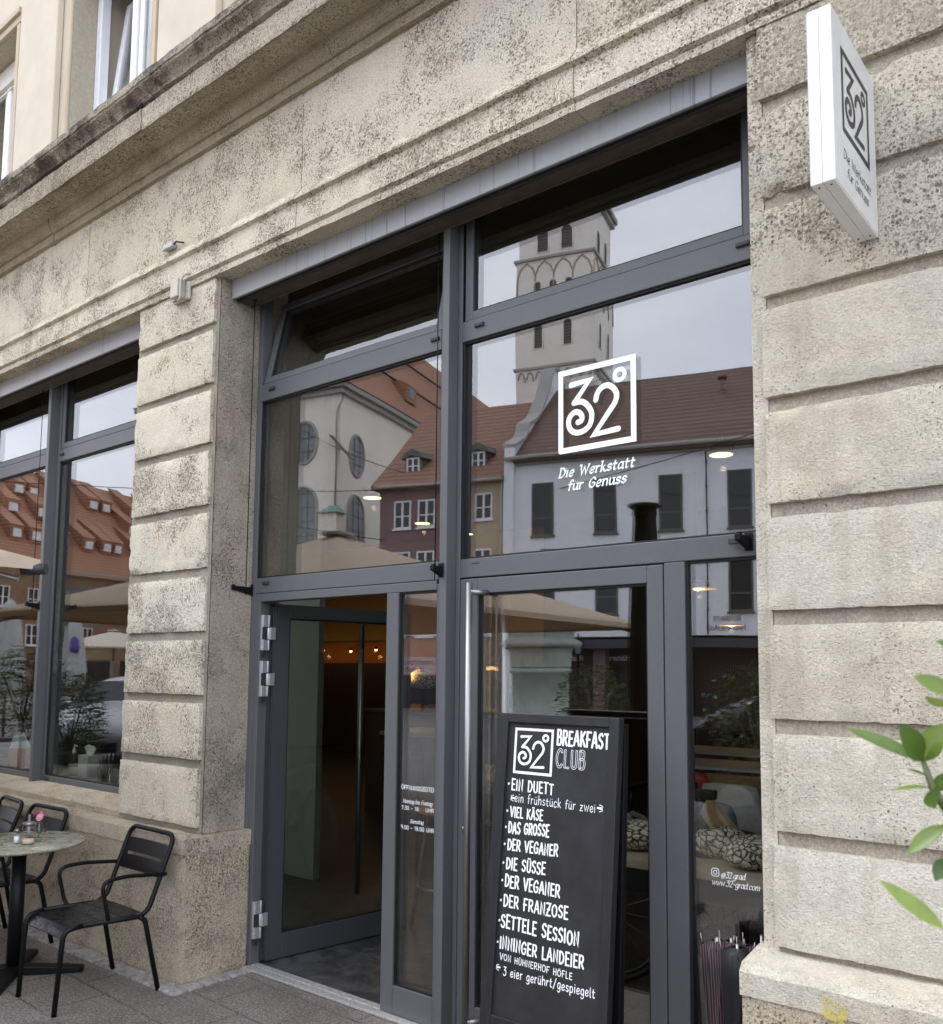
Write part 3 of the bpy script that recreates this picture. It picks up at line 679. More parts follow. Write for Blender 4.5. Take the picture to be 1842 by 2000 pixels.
def doorfront():
    F = BLD
    def bx(nm, mat, *bs, bev=.003):
        m = MB()
        for b in bs: m.box(*b)
        return m.build(nm, mat, F, bev)
    # posts
    bx('frame_post', 'frame', (-4.16, -4.088, YF, YB, 0, 3.90))
    bx('door_jamb', 'frame', (-4.0865, -4.042, YF + .002, YB, 0, 2.0175))
    bx('frame_post', 'frame', (-3.055, -2.977, YF + .001, YB, 0, 1.9715))
    bx('mullion', 'frame', (-2.657, -2.618, 3.030, 3.16, 0, 3.90), (-2.73, -2.659, YF + .001, YB, 0, 2.0), (-2.72, -2.659, YF + .001, YB, 2.0, 3.90), (-2.6165, -2.5925, YF, YB, 0, 3.90))
    bx('frame_post', 'frame', (-1.573, -1.487, YF, YB, 0, 2.0175))
    bx('frame_post', 'frame', (-1.19, -1.09, YF + .001, YB, 0, 3.90))
    # transoms
    bx('transom', 'frame', (-4.087, -2.7205, YF, YB, 2.019, 2.104)); bx('transom', 'frame', (-2.5915, -1.191, YF, YB, 2.019, 2.104))
    bx('transom', 'frame', (-4.087, -2.7205, YF, YB, 3.121, 3.219)); bx('transom', 'frame', (-2.5915, -1.191, YF, YB, 3.124, 3.2205))
    bx('door_head', 'frame', (-4.041, -2.7315, YF + .001, YB, 1.972, 2.0165))
    bx('top_rail', 'frame_dark', (-4.16, -2.66, YF + .01, YB, 3.875, 3.93), (-2.5915, -1.09, YF + .01, YB, 3.875, 3.93))
    bx('seam', 'black', (-4.0885, -4.0865, YF + .006, YB - .01, 0, 2.018), (-4.041, -2.73, YF + .006, YB - .01, 2.0165, 2.019), (-2.5925, -2.5915, YF + .006, YB - .01, 0, 3.7), bev=0)
    # lower rail of the side lights
    bx('kick_rail', 'frame', (-2.9765, -2.7305, YF + .002, YB, .012, .142)); bx('kick_rail', 'frame', (-1.4865, -1.1905, YF + .002, YB, .012, .142))
    # fixed glass
    p = pane(-4.088, -2.72, 2.104, 3.121, F); 
    p2 = pane(-2.592, -1.19, 2.104, 3.124, F)
    p3 = pane(-2.977, -2.73, .142, 1.972, F)
    p4 = pane(-1.487, -1.19, .142, 2.0185, F)
    pl = lambda u, v, w_: (u, YG - .001 - w_, v)
    m = MB(); logo(m, -2.070, 2.518, .3735, .361, pl, .065); l1 = m.build('logo_sticker', 'vinyl', p2)
    m = MB(); text(m, 'Die Werkstatt', (-2.066, 2.417), (-1.711, 2.418), .039, pl, .23, .24, (R(38), .34), gap=.2, serif=.17); text(m, 'für Genuss', (-2.022, 2.358), (-1.748, 2.358), .039, pl, .23, .24, (R(38), .34), gap=.2, serif=.17)
    m.build('slogan_sticker', 'vinyl', p2)
    m = MB()
    text(m, 'ÖFFNUNGSZEITEN', (-2.957, 1.040), (-2.742, 1.042), .0185, pl, .15); m.build('opening_hours_heading', 'chalkwhite', p3); m = MB(); text(m, 'Montag bis Freitag', (-2.946, .977), (-2.762, .979), .0185, pl, .15, .22, (R(35), .4), gap=.1)
    text(m, '7:30 - 18:', (-2.955, .946), (-2.840, .948), .017, pl, .14); text(m, 'UHR', (-2.801, .949), (-2.752, .950), .016, pl, .14)
    m.build('weekday_hours', 'chalkwhite', p3); m = MB(); text(m, 'Samstag', (-2.898, .888), (-2.814, .890), .0175, pl, .15, .22, (R(35), .4), gap=.1); text(m, '9:00 - 18:00 UHR', (-2.956, .856), (-2.750, .859), .0175, pl, .14)
    m.build('saturday_hours', 'chalkwhite', p3)
    m = MB(); text(m, '@32.grad', (-1.371, .867), (-1.282, .872), .021, pl, .15, .2, (R(35), .4), gap=.1); text(m, 'www.32-grad.com', (-1.406, .838), (-1.230, .842), .021, pl, .15, .2, (R(35), .4), gap=.1)
    x0, z0, s_ = -1.407, .868, .029; sq = []
    for cx, cz, a0 in ((.72, .72, 0), (.28, .72, 90), (.28, .28, 180), (.72, .28, 270)):
        sq += [(x0 + s_ * (cx + .26 * math.cos(R(a0 + a))), z0 + s_ * (cz + .26 * math.sin(R(a0 + a)))) for a in (0, 30, 60, 90)]
    sq.append(sq[0]); ribbon(m, sq, .0026, pl, 0, .0004); ribbon(m, [(x0 + s_ * (.5 + .23 * math.cos(R(a))), z0 + s_ * (.5 + .23 * math.sin(R(a)))) for a in range(0, 361, 20)], .0026, pl, .0001, .0004)
    ribbon(m, [(x0 + s_ * .74, z0 + s_ * .76), (x0 + s_ * .755, z0 + s_ * .765)], .003, pl, .0001, .0004); m.build('web_address', 'chalkwhite', p4)
    # hopper vents
    def vent(x0, x1, tilt):
        def T(x, y, z): a = R(tilt); dz = z - 3.222; return (x, YF + .006 + (y * math.cos(a) + dz * math.sin(a)), 3.222 + dz * math.cos(a) - y * math.sin(a))
        s = MB(T); zt = 3.74 if tilt else 3.87; t = .045
        s.box(x0, x0 + t, 0, .06, 3.223, zt); s.box(x1 - t, x1, 0, .06, 3.223, zt); s.box(x0 + t, x1 - t, 0, .06, 3.223, 3.262); s.box(x0 + t, x1 - t, 0, .06, zt - t, zt)
        V = s.build('hopper_vent', 'frame', F, .003)
        g = MB(T); g.box(x0 + t, x1 - t, .02, .04, 3.262, zt - t); p = g.build('pane', 'glass', V)
        k = MB(T); a = .008
        for X0, X1, Z0, Z1 in ((x0 + t, x0 + t + a, 3.262, zt - t), (x1 - t - a, x1 - t, 3.262, zt - t), (x0 + t + a, x1 - t - a, 3.262, 3.262 + a), (x0 + t + a, x1 - t - a, zt - t - a, zt - t)): k.box(X0, X1, .009, .019, Z0, Z1)
        k.build('gasket', 'black', V)
    vent(-4.075, -2.722, 12.5); vent(-2.580, -1.192, 0)
    for x, z in ((-2.514, 3.176), (-1.262, 3.178), (-2.785, 3.170), (-4.015, 3.170), (-4.018, 2.066)): cap(F, x, z)
    m = MB(); m.box(-2.523, -2.478, YF - .0008, YF + .002, 2.079, 2.083); m.build('drain_slot', 'black', F)
    guide_wire(F, -2.70, 3.045, 3.672, 2.075); guide_wire(F, -4.02, 2.98, 3.672, 2.06)
    bracket(F, -2.648, 2.055, 3.030, 2.965); bracket(F, -4.122, 2.042, YF, 2.96); bracket(F, -1.235, 2.073, YF, 2.99)
    m = MB(); m.box(-1.30, -1.245, 3.06, 3.078, 2.064, 2.084); m.build('wire_bracket', 'frame_dark', F, .002)
    # closed right door leaf
    D = MB(); x0, x1 = -2.588, -1.578
    D.box(x0, x0 + .100, YF, YB, .012, 2.0125); D.box(x1 - .068, x1, YF, YB, .012, 2.0125); D.box(x0 + .1002, x1 - .0682, YF, YB, 1.944, 2.0125); D.box(x0 + .1002, x1 - .0682, YF, YB, .012, .16)
    L = D.build('glazed_door', 'frame', BLD, .003); L['label'] = 'closed right door leaf behind the chalkboard'
    pane(x0 + .100, x1 - .068, .16, 1.944, L)
    def bar(parent, P, T, z0, z1, st):
        m = MB(T); m.tube([(P, -.075, z0), (P, -.075, z1)], .0175, 16); m.lathe([(.0176, 0), (0, .001)], (P, -.075, z1), 16)
        for z in st: m.tube([(P + .0, -.075, z), (P + .035, -.03, z), (P + .045, .0, z)], .0125, 12)
        m.build('pull_bar', 'steel', parent)
    m = MB(); xh = -2.480; yh = YF - .068
    m.tube([(xh, yh, .06), (xh, yh, 1.985)], .0148, 18)
    for z in (1.945, .12): m.tube([(xh + .006, yh, z), (xh + .052, YF + .002, z)], .0125, 14)
    m.build('pull_bar', 'steel', L)
    m = MB(); m.tube([(-2.40, YF + .09, .25), (-2.40, YF + .09, 1.93)], .0175, 14); m.build('pull_bar', 'steel', L)
    m = MB(); m.lathe([(.016, 0), (.016, .003), (.009, .004), (.009, .012), (0, .012)], (0, 0, 0), 14); 
    for v in m.bm.verts: x, y, z = v.co; v.co = Vector((-2.553 + x * .55, YF - z, .905 + y))
    m.build('lock_cylinder', 'steel', L)
    bx('seam', 'black', (-2.5895, -1.5735, YF + .02, YB - .004, 2.0135, 2.0185), (-1.5775, -1.5735, YF + .02, YB - .004, 0.01, 2.013), bev=0)
    # open left door leaf, swung inwards
    P0 = Vector((-4.023, 3.187, 0)); d = Vector((.1466, .9892, 0)); n = Vector((-.9892, .1466, 0))
    def T(l, t, z): q = P0 + d * l + n * t; return (q.x, q.y, z)
    D = MB(T); wl = .985
    D.box(0, .098, 0, .065, .012, 1.965); D.box(wl - .098, wl, 0, .065, .012, 1.965); D.box(.0982, wl - .0982, 0, .065, 1.888, 1.965); D.box(.0982, wl - .0982, 0, .065, .012, .143)
    L = D.build('glazed_door', 'leaf_shade_paint', BLD, .003); L['label'] = 'left door leaf standing open into the cafe'
    g = MB(T); g.box(.098, wl - .098, .022, .042, .143, 1.888); p = g.build('pane', 'glass', L)
    k = MB(T)
    for a, b, c, e in ((.098, .107, .143, 1.888), (wl - .107, wl - .098, .143, 1.888), (.107, wl - .107, .143, .152), (.107, wl - .107, 1.879, 1.888)): k.box(a, b, .010, .021, c, e)
    k.build('gasket', 'black', L)
    m = MB(T); m.tube([(.69, .13, .24), (.69, .13, 1.93)], .0175, 14)
    for z in (.1, 1.92): m.tube([(.74, .12, z), (.80, -.002, z)], .012, 10)
    m.build('pull_bar', 'steel', L)
    m = MB(T); m.box(-.034, -.001, .012, .06, .02, 1.955); m.box(-.012, -.001, -.004, .012, .02, 1.955); m.build('door_edge', 'frame_dark', L, .002)
    for zc in (1.80, 1.545, .245):
        m = MB(); m.box(-4.0415, -4.028, 3.103, 3.124, zc - .098, zc + .098); m.box(-4.028, -4.020, 3.108, 3.145, zc + .032, zc + .098); m.box(-4.028, -4.020, 3.108, 3.145, zc - .098, zc - .040)
        m.tube([(-4.026, 3.147, zc + .034), (-4.026, 3.147, zc + .098)], .009, 10); m.tube([(-4.026, 3.147, zc - .098), (-4.026, 3.147, zc - .042)], .009, 10); m.tube([(-4.026, 3.147, zc - .036), (-4.026, 3.147, zc + .028)], .0092, 10)
        m.box(-4.022, -4.010, 3.150, 3.186, zc - .038, zc + .030)
        for zz in (zc + .066, zc - .07): m.lathe([(.006, 0), (.006, .002), (0, .003)], (-4.024, 3.118, zz), 8)
        m.build('hinge', 'hinge', L, .0015)
        m = MB(); m.box(-4.032, -4.024, 3.106, 3.140, zc - .036, zc + .030); m.build('hinge_slot', 'frame_dark', L); m = MB(); m.box(-4.036, -4.018, 3.106, 3.13, zc - .128, zc - .101)
        m.build('hinge_stop', 'frame_dark', L)
    m = MB(); m.box(-4.04, -2.74, 3.052, 3.092, .003, .016); m.box(-4.04, -2.74, 3.094, 3.104, .003, .010); m.box(-4.04, -3.06, 3.106, 3.15, .003, .014); m.build('threshold', 'threshold', F, .002)
    m = MB(); m.box(-2.74, -1.09, 3.05, 3.165, -.003, .0115); m.build('threshold', 'frame_dark', F, .002)
doorfront()

def windowfront():
    F = BLD
    def bx(nm, mat, *bs, bev=.003):
        m = MB()
        for b in bs: m.box(*b)
        return m.build(nm, mat, F, bev)
    bx('mullion', 'frame', (-6.545, -6.505, 3.028, 3.16, .775, 3.90), (-6.6, -6.547, YF + .001, YB, .79, 3.90), (-6.5035, -6.47, YF, YB, .79, 3.90))
    bx('frame_post', 'frame', (-5.03, -4.955, YF, YB, .79, 3.90), (-8.1, -8.02, YF, YB, .79, 3.90))
    for a, b in ((-8.02, -6.6005), (-6.4695, -5.0305)):
        bx('bottom_rail', 'frame', (a, b, YF, YB, .782, .828)); bx('transom', 'frame', (a, b, YF, YB, 3.113, 3.2045))
        bx('top_rail', 'frame_dark', (a, b, YF + .01, YB, 3.875, 3.93))
        p = pane(a, b, .828, 3.113, F)
        s = MB(); zt = 3.87; t = .045; s.box(a + .008, a + t, YF + .004, YB, 3.208, zt); s.box(b - t, b - .008, YF + .004, YB, 3.208, zt); s.box(a + t, b - t, YF + .004, YB, 3.208, 3.247); s.box(a + t, b - t, YF + .004, YB, zt - t, zt)
        V = s.build('hopper_vent', 'frame', F, .003); pane(a + t, b - t, 3.247, zt - t, V)
    pl = lambda u, v, w_: (u, YG + .0235 - w_, v)
    m = MB()
    for i, s in enumerate(('ESPRESSO DOPPIO', 'AMERICANO', 'CAPPUCCINO', 'CAFFE LATTE', 'FLAT WHITE', 'HOT CHOCOLATE', 'TEA AND WATER', 'FAIR COFFEE', '', 'ICED VERSION')):
        if not s: continue
        z = 1.738 - i * .0465
        text(m, s, (-6.535, z), (-6.535 + .047 * len(s), z), .028, pl, .13, gap=.2)
    m.build('drinks_list', 'vinyl_dark', p)
    cap(F, -6.455, 3.155); cap(F, -6.44, .795)
    guide_wire(F, -6.64, 3.03, 3.672, 2.06); bracket(F, -6.53, 2.045, 3.028, 2.93)
    return F
windowfront()
# ------------------------------------------------------------------ things on and in front of the facade
def sign():
    S = empty('projecting_sign', 'white box sign with grey logo sticking out from the right stone pier', 'sign', (-.724, 2.795, 2.922))
    ox, oy, oz = -.724, 2.795, 2.922
    def T(x, y, z): return (x - ox, y - oy, z - oz)
    m = MB(T); m.box(-.756, -.7255, 2.378, 2.793, 2.9235, 3.428); m.box(-.7245, -.692, 2.378, 2.793, 2.9235, 3.428)
    m.build('sign_box', 'signwhite', S, .0025)
    for x in (-.6915, -.7575):
        m = MB(T); m.box(x - .0008, x + .0008, 2.381, 2.790, 2.927, 3.425); m.build('sign_face', 'sign_shade', S)
    m = MB(T)
    for x in (-.741, -.708):
        for y in (2.40, 2.765): m.lathe([(.0035, 0), (.003, -.001), (0, -.0015)], (x, y, 2.9232), 8)
    m.build('sign_screws', 'frame_dark', S)
    for side in (1, -1):
        x = -.6906 if side == 1 else -.7584
        if side == 1: pl = lambda u, v, w_: T(x + w_, u, v)
        else: pl = lambda u, v, w_: T(x - w_, 5.171 - u, v)
        m = MB()
        logo(m, 2.455, 3.099, .263, .250, pl, .068)
        text(m, 'Die Werkstatt', (2.457, 3.021), (2.719, 3.021), .0285, pl, .14, .16, (R(35), .4), gap=.1); text(m, 'für Genuss', (2.487, 2.977), (2.690, 2.977), .0285, pl, .14, .16, (R(35), .4), gap=.1)
        m.build('sign_print', 'signink', S)
    m = MB(T); m.box(-.75, -.70, 2.7935, 2.81, 2.98, 3.38); m.build('wall_plate', 'frame_dark', S)
sign()

def chalkboard():
    base = Vector((-1.902, 2.7145, 0)); up = Vector((0, .095, 1)).normalized(); nrm = Vector((0, 1, -.095)).normalized()
    B = empty('chalkboard_sign', 'tall black A frame chalkboard listing breakfasts in white letters before the right door', 'chalkboard', base)
    def T(x, y, z): return tuple(Vector((x + 1.902, 0, 0)) + nrm * y + up * z)        # y: into the board, z: along the slope
    x0, x1 = -2.1785, -1.631
    m = MB(T); zt = 1.441
    m.box(x0, x0 + .050, 0, .038, .015, zt); m.box(x1 - .041, x1, 0, .038, .015, zt); m.box(x0 + .0502, x1 - .0412, 0, .038, 1.405, zt); m.box(x0 + .0502, x1 - .0412, 0, .038, .26, .318)
    N = NT('scuffed black painted wood'); g = N.noise(14, 4, .7, N.mapping((3, 3, .5)))
    c = N.mix(N.ramp(g, (.3, 0), (.7, 1)), (.008, .008, .0085), (.016, .016, .0175)); sc_ = N.noise(70, 5, .8)
    c = N.mix(N.ramp(sc_, (.68, 0), (.75, .7)), c, (.25, .25, .25)); N.color(c); N.set(Roughness=.55); N.bump(g, .4, .003)
    m.build('board_frame', N.m, B, .003)
    m = MB(T); m.box(x0 + .048, x1 - .039, .013, .02, .30, 1.41)
    N = NT('wiped slate black board'); g = N.noise(5, 5, .7); f = N.noise(60, 5, .8)
    c = N.mix(N.ramp(g, (.38, 0), (.72, 1)), (.010, .010, .0108), (.026, .026, .028)); c = N.mix(N.ramp(f, (.68, 0), (.75, .5)), c, (.12, .12, .12)); N.color(c); N.set(Roughness=.62)
    m.build('board_panel', N.m, B)
    pl = lambda u, v, w_: T(u, .0125 - w_, v)
    random.seed(8)
    LN = [('BREAKFAST', -1.900, 1.332, -1.672, 1.330, .053, .17), ('EIN DUETT', -2.100, 1.147, -1.903, 1.145, .039, .17), ('ein frühstück für zwei', -2.082, 1.102, -1.717, 1.099, .031, .1),
          ('VIEL KÄSE', -2.099, 1.045, -1.944, 1.045, .037, .17), ('DAS GROSSE', -2.103, .983, -1.912, .990, .041, .17), ('DER VEGANER', -2.102, .920, -1.869, .925, .040, .17),
          ('DIE SÜSSE', -2.103, .849, -1.920, .852, .041, .17), ('DER VEGANER', -2.104, .783, -1.852, .782, .042, .17), ('DER FRANZOSE', -2.105, .710, -1.812, .713, .041, .17),
          ('SETTELE SESSION', -2.111, .634, -1.761, .629, .045, .17), ('INNINGER LANDEIER', -2.111, .557, -1.737, .557, .042, .17), ('VON HÜHNERHOF HÖFLE', -2.108, .517, -1.781, .511, .022, .15), ('3 eier gerührt/gespiegelt', -2.088, .464, -1.686, .471, .031, .12)]
    m = MB()
    for s, a, b, c, d, cp, wt in LN: text(m, s, (a, b), (c - .004, d), cp, pl, wt - .015, 0, None, .0003, .035, .24)
    for a, b in ((-2.116, 1.168), (-2.115, 1.065), (-2.117, 1.003), (-2.118, .939), (-2.119, .869), (-2.119, .804), (-2.12, .73), (-2.121, .656), (-2.123, .577)): ribbon(m, [(a, b - .001), (a + .001, b + .001)], .008, pl, 0, .0003)
    # outlined word: each letter drawn as a thin double line
    x = -1.898
    for ch in 'CLUB':
        wd, sts = GL[ch]; lay = 0
        for k, st in enumerate(sts):
            P = [(x + a * .042, 1.248 + b * .066) for a, b in parse(st)]
            for sg in (-1, 1):
                Q = []
                for i, p in enumerate(P):
                    a = P[max(i - 1, 0)]; b = P[min(i + 1, len(P) - 1)]; t = Vector((b[0] - a[0], b[1] - a[1])).normalized(); Q.append((p[0] - t.y * .0036 * sg, p[1] + t.x * .0036 * sg))
                ribbon(m, Q, .0018, pl, lay, .0003); lay += .0001
            for e in (P[0], P[-1]): ribbon(m, [(e[0] - .003, e[1]), (e[0] + .003, e[1])], .0018, pl, lay, .0003); lay += .0001
        x += wd * .042 + .011
    def swirl(cx, cz, s_, fl):
        for sg in (1, -1):
            P = [(cx + fl * s_ * (.5 - .5 * math.cos(t) * (1 - t / 7)), cz + sg * s_ * (.28 + .42 * (t / 4.2) + .18 * math.sin(t) * (1 - t / 6))) for t in [i * .35 for i in range(13)]]
            ribbon(m, P, .0028, pl, 0, .0003)
        for dz in (-.22, 0, .22): ribbon(m, [(cx + fl * s_ * .1, cz + dz * s_ * .7), (cx + fl * s_ * 1.2, cz + dz * s_ * .5 + .001)], .0026, pl, .0001, .0003)
    swirl(-2.101, 1.115, .017, 1); swirl(-1.690, 1.115, .019, -1); swirl(-2.122, .487, .016, 1)
    logo(m, -2.100, 1.209, .184, .178, pl, .055, .0003)
    m.build('chalk_lettering', 'chalkwhite', B)
    # rear leg frame of the A
    a2 = Vector((0, .05, 1)).normalized(); n2 = Vector((0, 1, -.05)).normalized(); top = Vector(T(-1.902, .045, 1.42))
    def T2(x, y, z): return tuple(top + Vector((x + 1.902, 0, 0)) + n2 * y + a2 * z)
    m = MB(T2); m.box(x0, x0 + .04, 0, .03, -1.42, .0); m.box(x1 - .04, x1, 0, .03, -1.42, 0); m.box(x0 + .041, x1 - .041, 0, .03, -.05, 0); m.box(x0 + .041, x1 - .041, .004, .026, -1.1, -1.05)
    m.box(x0 + .041, x1 - .041, .01, .016, -1.05, -.05); m.build('rear_frame', 'blackmetal', B, .003)
chalkboard()

# ---- bistro furniture
def make_chair():
    C = empty('cafe_chair', 'black metal armchair nearest the door pier with wet slatted seat', 'chair', group='black metal cafe chairs')
    r = .0125
    def side(s):
        m = MB(); x = .222 * s; xf = .190 * s
        m.tube(fillet_path([(xf, -.262, 0), (xf * 1.02, -.235, .365), (x * .93, -.19, .392), (x * .97, .16, .378)], .05), r, 10)
        return m
    for s in (1, -1):
        x = .222 * s; xf = .200 * s
        m = MB(); m.tube(fillet_path([(.190 * s, -.255, 0), (.197 * s, -.232, .375), (.205 * s, -.15, .385)], .055, 6), r, 10); m.build('leg', 'blackmetal', C)
        m = MB(); m.tube(fillet_path([(.207 * s, -.15, .385), (.210 * s, .135, .372), (.213 * s, .150, .372)], .03), r, 10); m.build('seat_rail', 'blackmetal', C)
        m = MB(); m.tube(fillet_path([(.213 * s, .135, .372), (.216 * s, .165, .352), (.226 * s, .245, 0)], .04), r, 10); m.build('leg', 'blackmetal', C)
        m = MB(); m.tube(fillet_path([(.207 * s, -.02, .378), (.226 * s, -.035, .41), (.226 * s, -.075, .575), (.226 * s, .05, .583), (.226 * s, .262, .560), (.212 * s, .262, .556)], .055, 6), .0098, 10); m.build('armrest', 'blackmetal', C)
    m = MB(); P = [(-.213, .145, .376), (-.213, .185, .40), (-.213, .315, .745), (.213, .315, .745), (.213, .185, .40), (.213, .145, .376)]
    m.tube(fillet_path(P, .06, 6), r, 10); m.build('back_frame', 'blackmetal', C)
    def bp(z): return .185 + (z - .40) * (.130 / .345)
    def panel(z0, z1, slot=True):
        m = MB(); n = 12
        def pt(u, z, o): return (-.203 + .406 * u, bp(z) + .012 * math.sin(math.pi * u) + o, z)
        def strip(u0, u1, za, zb):
            k = 8
            for i in range(k):
                a = u0 + (u1 - u0) * i / k; b = u0 + (u1 - u0) * (i + 1) / k
                m.hexa([pt(a, za, -.0012), pt(b, za, -.0012), pt(b, za, .0012), pt(a, za, .0012)], [pt(a, zb, -.0012), pt(b, zb, -.0012), pt(b, zb, .0012), pt(a, zb, .0012)])
        strip(0, 1, z0, .608); strip(0, .09, .608, .622); strip(.93, 1, .608, .622); strip(0, 1, .622, z1)
        return m
    panel(.540, .69).build('backrest', 'blackmetal', C)
    N = NT('rain wet black seat paint'); f = N.noise(120, 4, .7); g = N.noise(30, 3, .6)
    N.color(N.mix(N.ramp(f, (.62, 0), (.7, .4)), (.005, .005, .006), (.05, .05, .052))); rr = N.ramp(g, (.42, .18), (.6, .45)); N.l(rr, N.b.inputs['Roughness']); N.bump(f, .45, .003)
    m = MB(); ny = 5; segs = [(-.238, -.145), (-.140, -.045), (-.040, .055), (.060, .150)]
    def sp(u, y):
        z = .394 - .012 * math.sin(math.pi * (y + .24) / .40)
        if y < -.17: z -= (abs(y + .17) / .068) ** 2 * .05
        return (-.196 + .392 * u, y, z + .004 * math.sin(math.pi * u) - .004)
    for a, b in segs:
        k = 5
        for i in range(k):
            ya = a + (b - a) * i / k; yb = a + (b - a) * (i + 1) / k; q = 8
            for j in range(q):
                u0, u1 = j / q, (j + 1) / q; P = [sp(u0, ya), sp(u1, ya), sp(u1, yb), sp(u0, yb)]
                m.hexa([(x, y, z - .004) for x, y, z in P], P)
    bmesh.ops.remove_doubles(m.bm, verts=m.bm.verts, dist=.0004); m.build('seat', N.m, C)
    return C
ch = make_chair()
# the second and third stand further along the wall
for i, (x, y, rz, lb) in enumerate(((-4.337, 2.352, -1.5, None), (-5.455, 2.352, 2, 'black metal armchair pushed to the plinth behind the flowered table'), (-6.02, 2.36, -8, 'black metal armchair furthest left along the plinth, cut by the photo edge'))):
    o = ch if i == 0 else copy_tree(ch); o.location = (x, y, .003); o.rotation_euler = (0, 0, R(rz))
    if lb: o['label'] = lb
def table():
    T = empty('bistro_table', 'round olive green bistro table with black pedestal, wet top', 'table', (-4.877, 2.228, 0))
    N = NT('wet olive lacquered table top'); g = N.noise(16, 5, .7, None, .8); f = N.noise(55, 4, .7)
    N.color(N.mix(N.ramp(g, (.45, 0), (.52, 1)), (.22, .22, .15), (.30, .295, .22))); N.l(N.ramp(g, (.46, .08), (.5, .5)), N.b.inputs['Roughness']); N.bump(N.math('ADD', g, N.math('MULTIPLY', f, .5)), .35, .004)
    m = MB(); m.lathe([(0, .662), (.308, .662), (.316, .668), (.317, .674), (.312, .680), (0, .680)], (0, 0, 0), 64); m.build('table_top', N.m, T)
    m = MB(); m.lathe([(0, .03), (.036, .03), (.036, .655), (.0, .655)], (0, 0, 0), 28); m.lathe([(.034, .64), (.11, .652), (.11, .661), (0, .6615)], (0, 0, 0), 24); m.build('pedestal', 'blackmetal', T)
    m = MB()
    for a in (50, 140, 230, 320):
        c, s = math.cos(R(a)), math.sin(R(a)); pl = lambda l, t, z: (c * l - s * t, s * l + c * t, z)
        m.hexa([pl(.02, -.036, .004), pl(.33, -.034, .004), pl(.345, -.022, .004), pl(.345, .022, .004), pl(.33, .034, .004), pl(.02, .036, .004)], [pl(.02, -.036, .05), pl(.33, -.034, .03), pl(.345, -.022, .029), pl(.345, .022, .029), pl(.33, .034, .03), pl(.02, .036, .05)])
    m.build('cross_base', 'blackmetal', T, .004)
table()
ZT = .6805
def small():
    steel = 'steel'; c = (-4.838, 2.192)
    S = empty('salt_shaker', 'small glass salt shaker with metal cap on the olive table', 'shaker', (*c, ZT))
    m = MB(); m.lathe([(0, 0), (.016, 0), (.017, .004), (.0165, .05), (.013, .058), (0, .058)], n=20); m.build('shaker_glass', 'thinglass', S)
    m = MB(); m.lathe([(0, .003), (.0135, .003), (.0138, .036), (0, .037)], n=16); m.build('salt', 'signwhite', S)
    m = MB(); m.lathe([(.0145, .058), (.0145, .068), (.011, .074), (0, .075)], n=20); m.build('shaker_cap', steel, S)
    S = empty('sugar_dispenser', 'glass sugar dispenser with metal spout lid on the olive table', 'sugar dispenser', (-4.772, 2.222, ZT))
    m = MB(); m.lathe([(0, 0), (.031, 0), (.033, .005), (.033, .085), (.029, .092), (.027, .098), (0, .098)], n=28); m.build('dispenser_glass', 'thinglass', S)
    m = MB(); m.lathe([(0, .004), (.029, .004), (.029, .026), (0, .030)], n=24); m.build('sugar', plain('raw cane sugar', (.62, .50, .36), .9, 0, .15, 300, .4), S)
    m = MB(); m.lathe([(.030, .097), (.031, .109), (.026, .113), (.008, .115), (.007, .15), (0, .15)], n=24); m.tube([(0, 0, .03), (0, 0, .11)], .006, 10); m.build('dispenser_lid', steel, S)
    V = empty('flower_vase', 'slim glass bottle with three pink daisies on the olive table', 'vase', (-4.815, 2.295, ZT))
    m = MB(); m.lathe([(0, 0), (.021, 0), (.022, .006), (.0215, .06), (.018, .08), (.017, .098), (.0, .098)], n=20); m.build('vase_glass', 'thinglass', V)
    pink = [plain('pink daisy petals', (.75, .30, .42), .6, 0, .2, 60), plain('deep pink daisy petals', (.55, .10, .24), .6, 0, .2, 60)]
    for i, (x, y, z, tl, mt) in enumerate(((.030, -.012, .128, (.35, -.75, .5), 0), (-.028, .0, .138, (-.5, -.4, .75), 1), (-.008, .012, .142, (.1, .1, 1), 1))):
        n_ = Vector(tl).normalized(); q = n_.to_track_quat('Z', 'Y').to_matrix()
        def T(a, b, cc, q=q, x=x, y=y, z=z): v = q @ Vector((a, b, cc)); return (x + v.x, y + v.y, z + v.z)
        m = MB(T)
        for ring, (n2, r1, r0, up) in enumerate(((18, .020, .006, .002), (14, .015, .005, .006))):
            for k in range(n2):
                a = 2 * math.pi * (k + ring * .5) / n2; w_ = .0028
                ca, sa = math.cos(a), math.sin(a); P = [(r0 * ca - w_ * .5 * sa, r0 * sa + w_ * .5 * ca, up), (r0 * ca + w_ * .5 * sa, r0 * sa - w_ * .5 * ca, up), (r1 * ca + w_ * sa, r1 * sa - w_ * ca, up - .001 + .003 * (k % 2)), ((r1 + .003) * ca, (r1 + .003) * sa, up), (r1 * ca - w_ * sa, r1 * sa + w_ * ca, up - .001 + .003 * (k % 2))]
                m.hexa([(a_, b_, c_ - .0005) for a_, b_, c_ in P], P)
        f = m.build('flower', pink[mt], V)
        m = MB(T); m.lathe([(0, .002), (.0065, .003), (.006, .007), (0, .009)], n=12); m.build('flower_eye', plain('yellow daisy eye', (.7, .45, .1), .8, 0, .3, 400), f)
        m = MB(); m.tube([(x * .15, y * .15, .02), (x * .4, y * .4, .09), (x, y, z)], .0014, 6); m.build('flower_stem', plain('green stem', (.12, .2, .06), .6), f)
small()

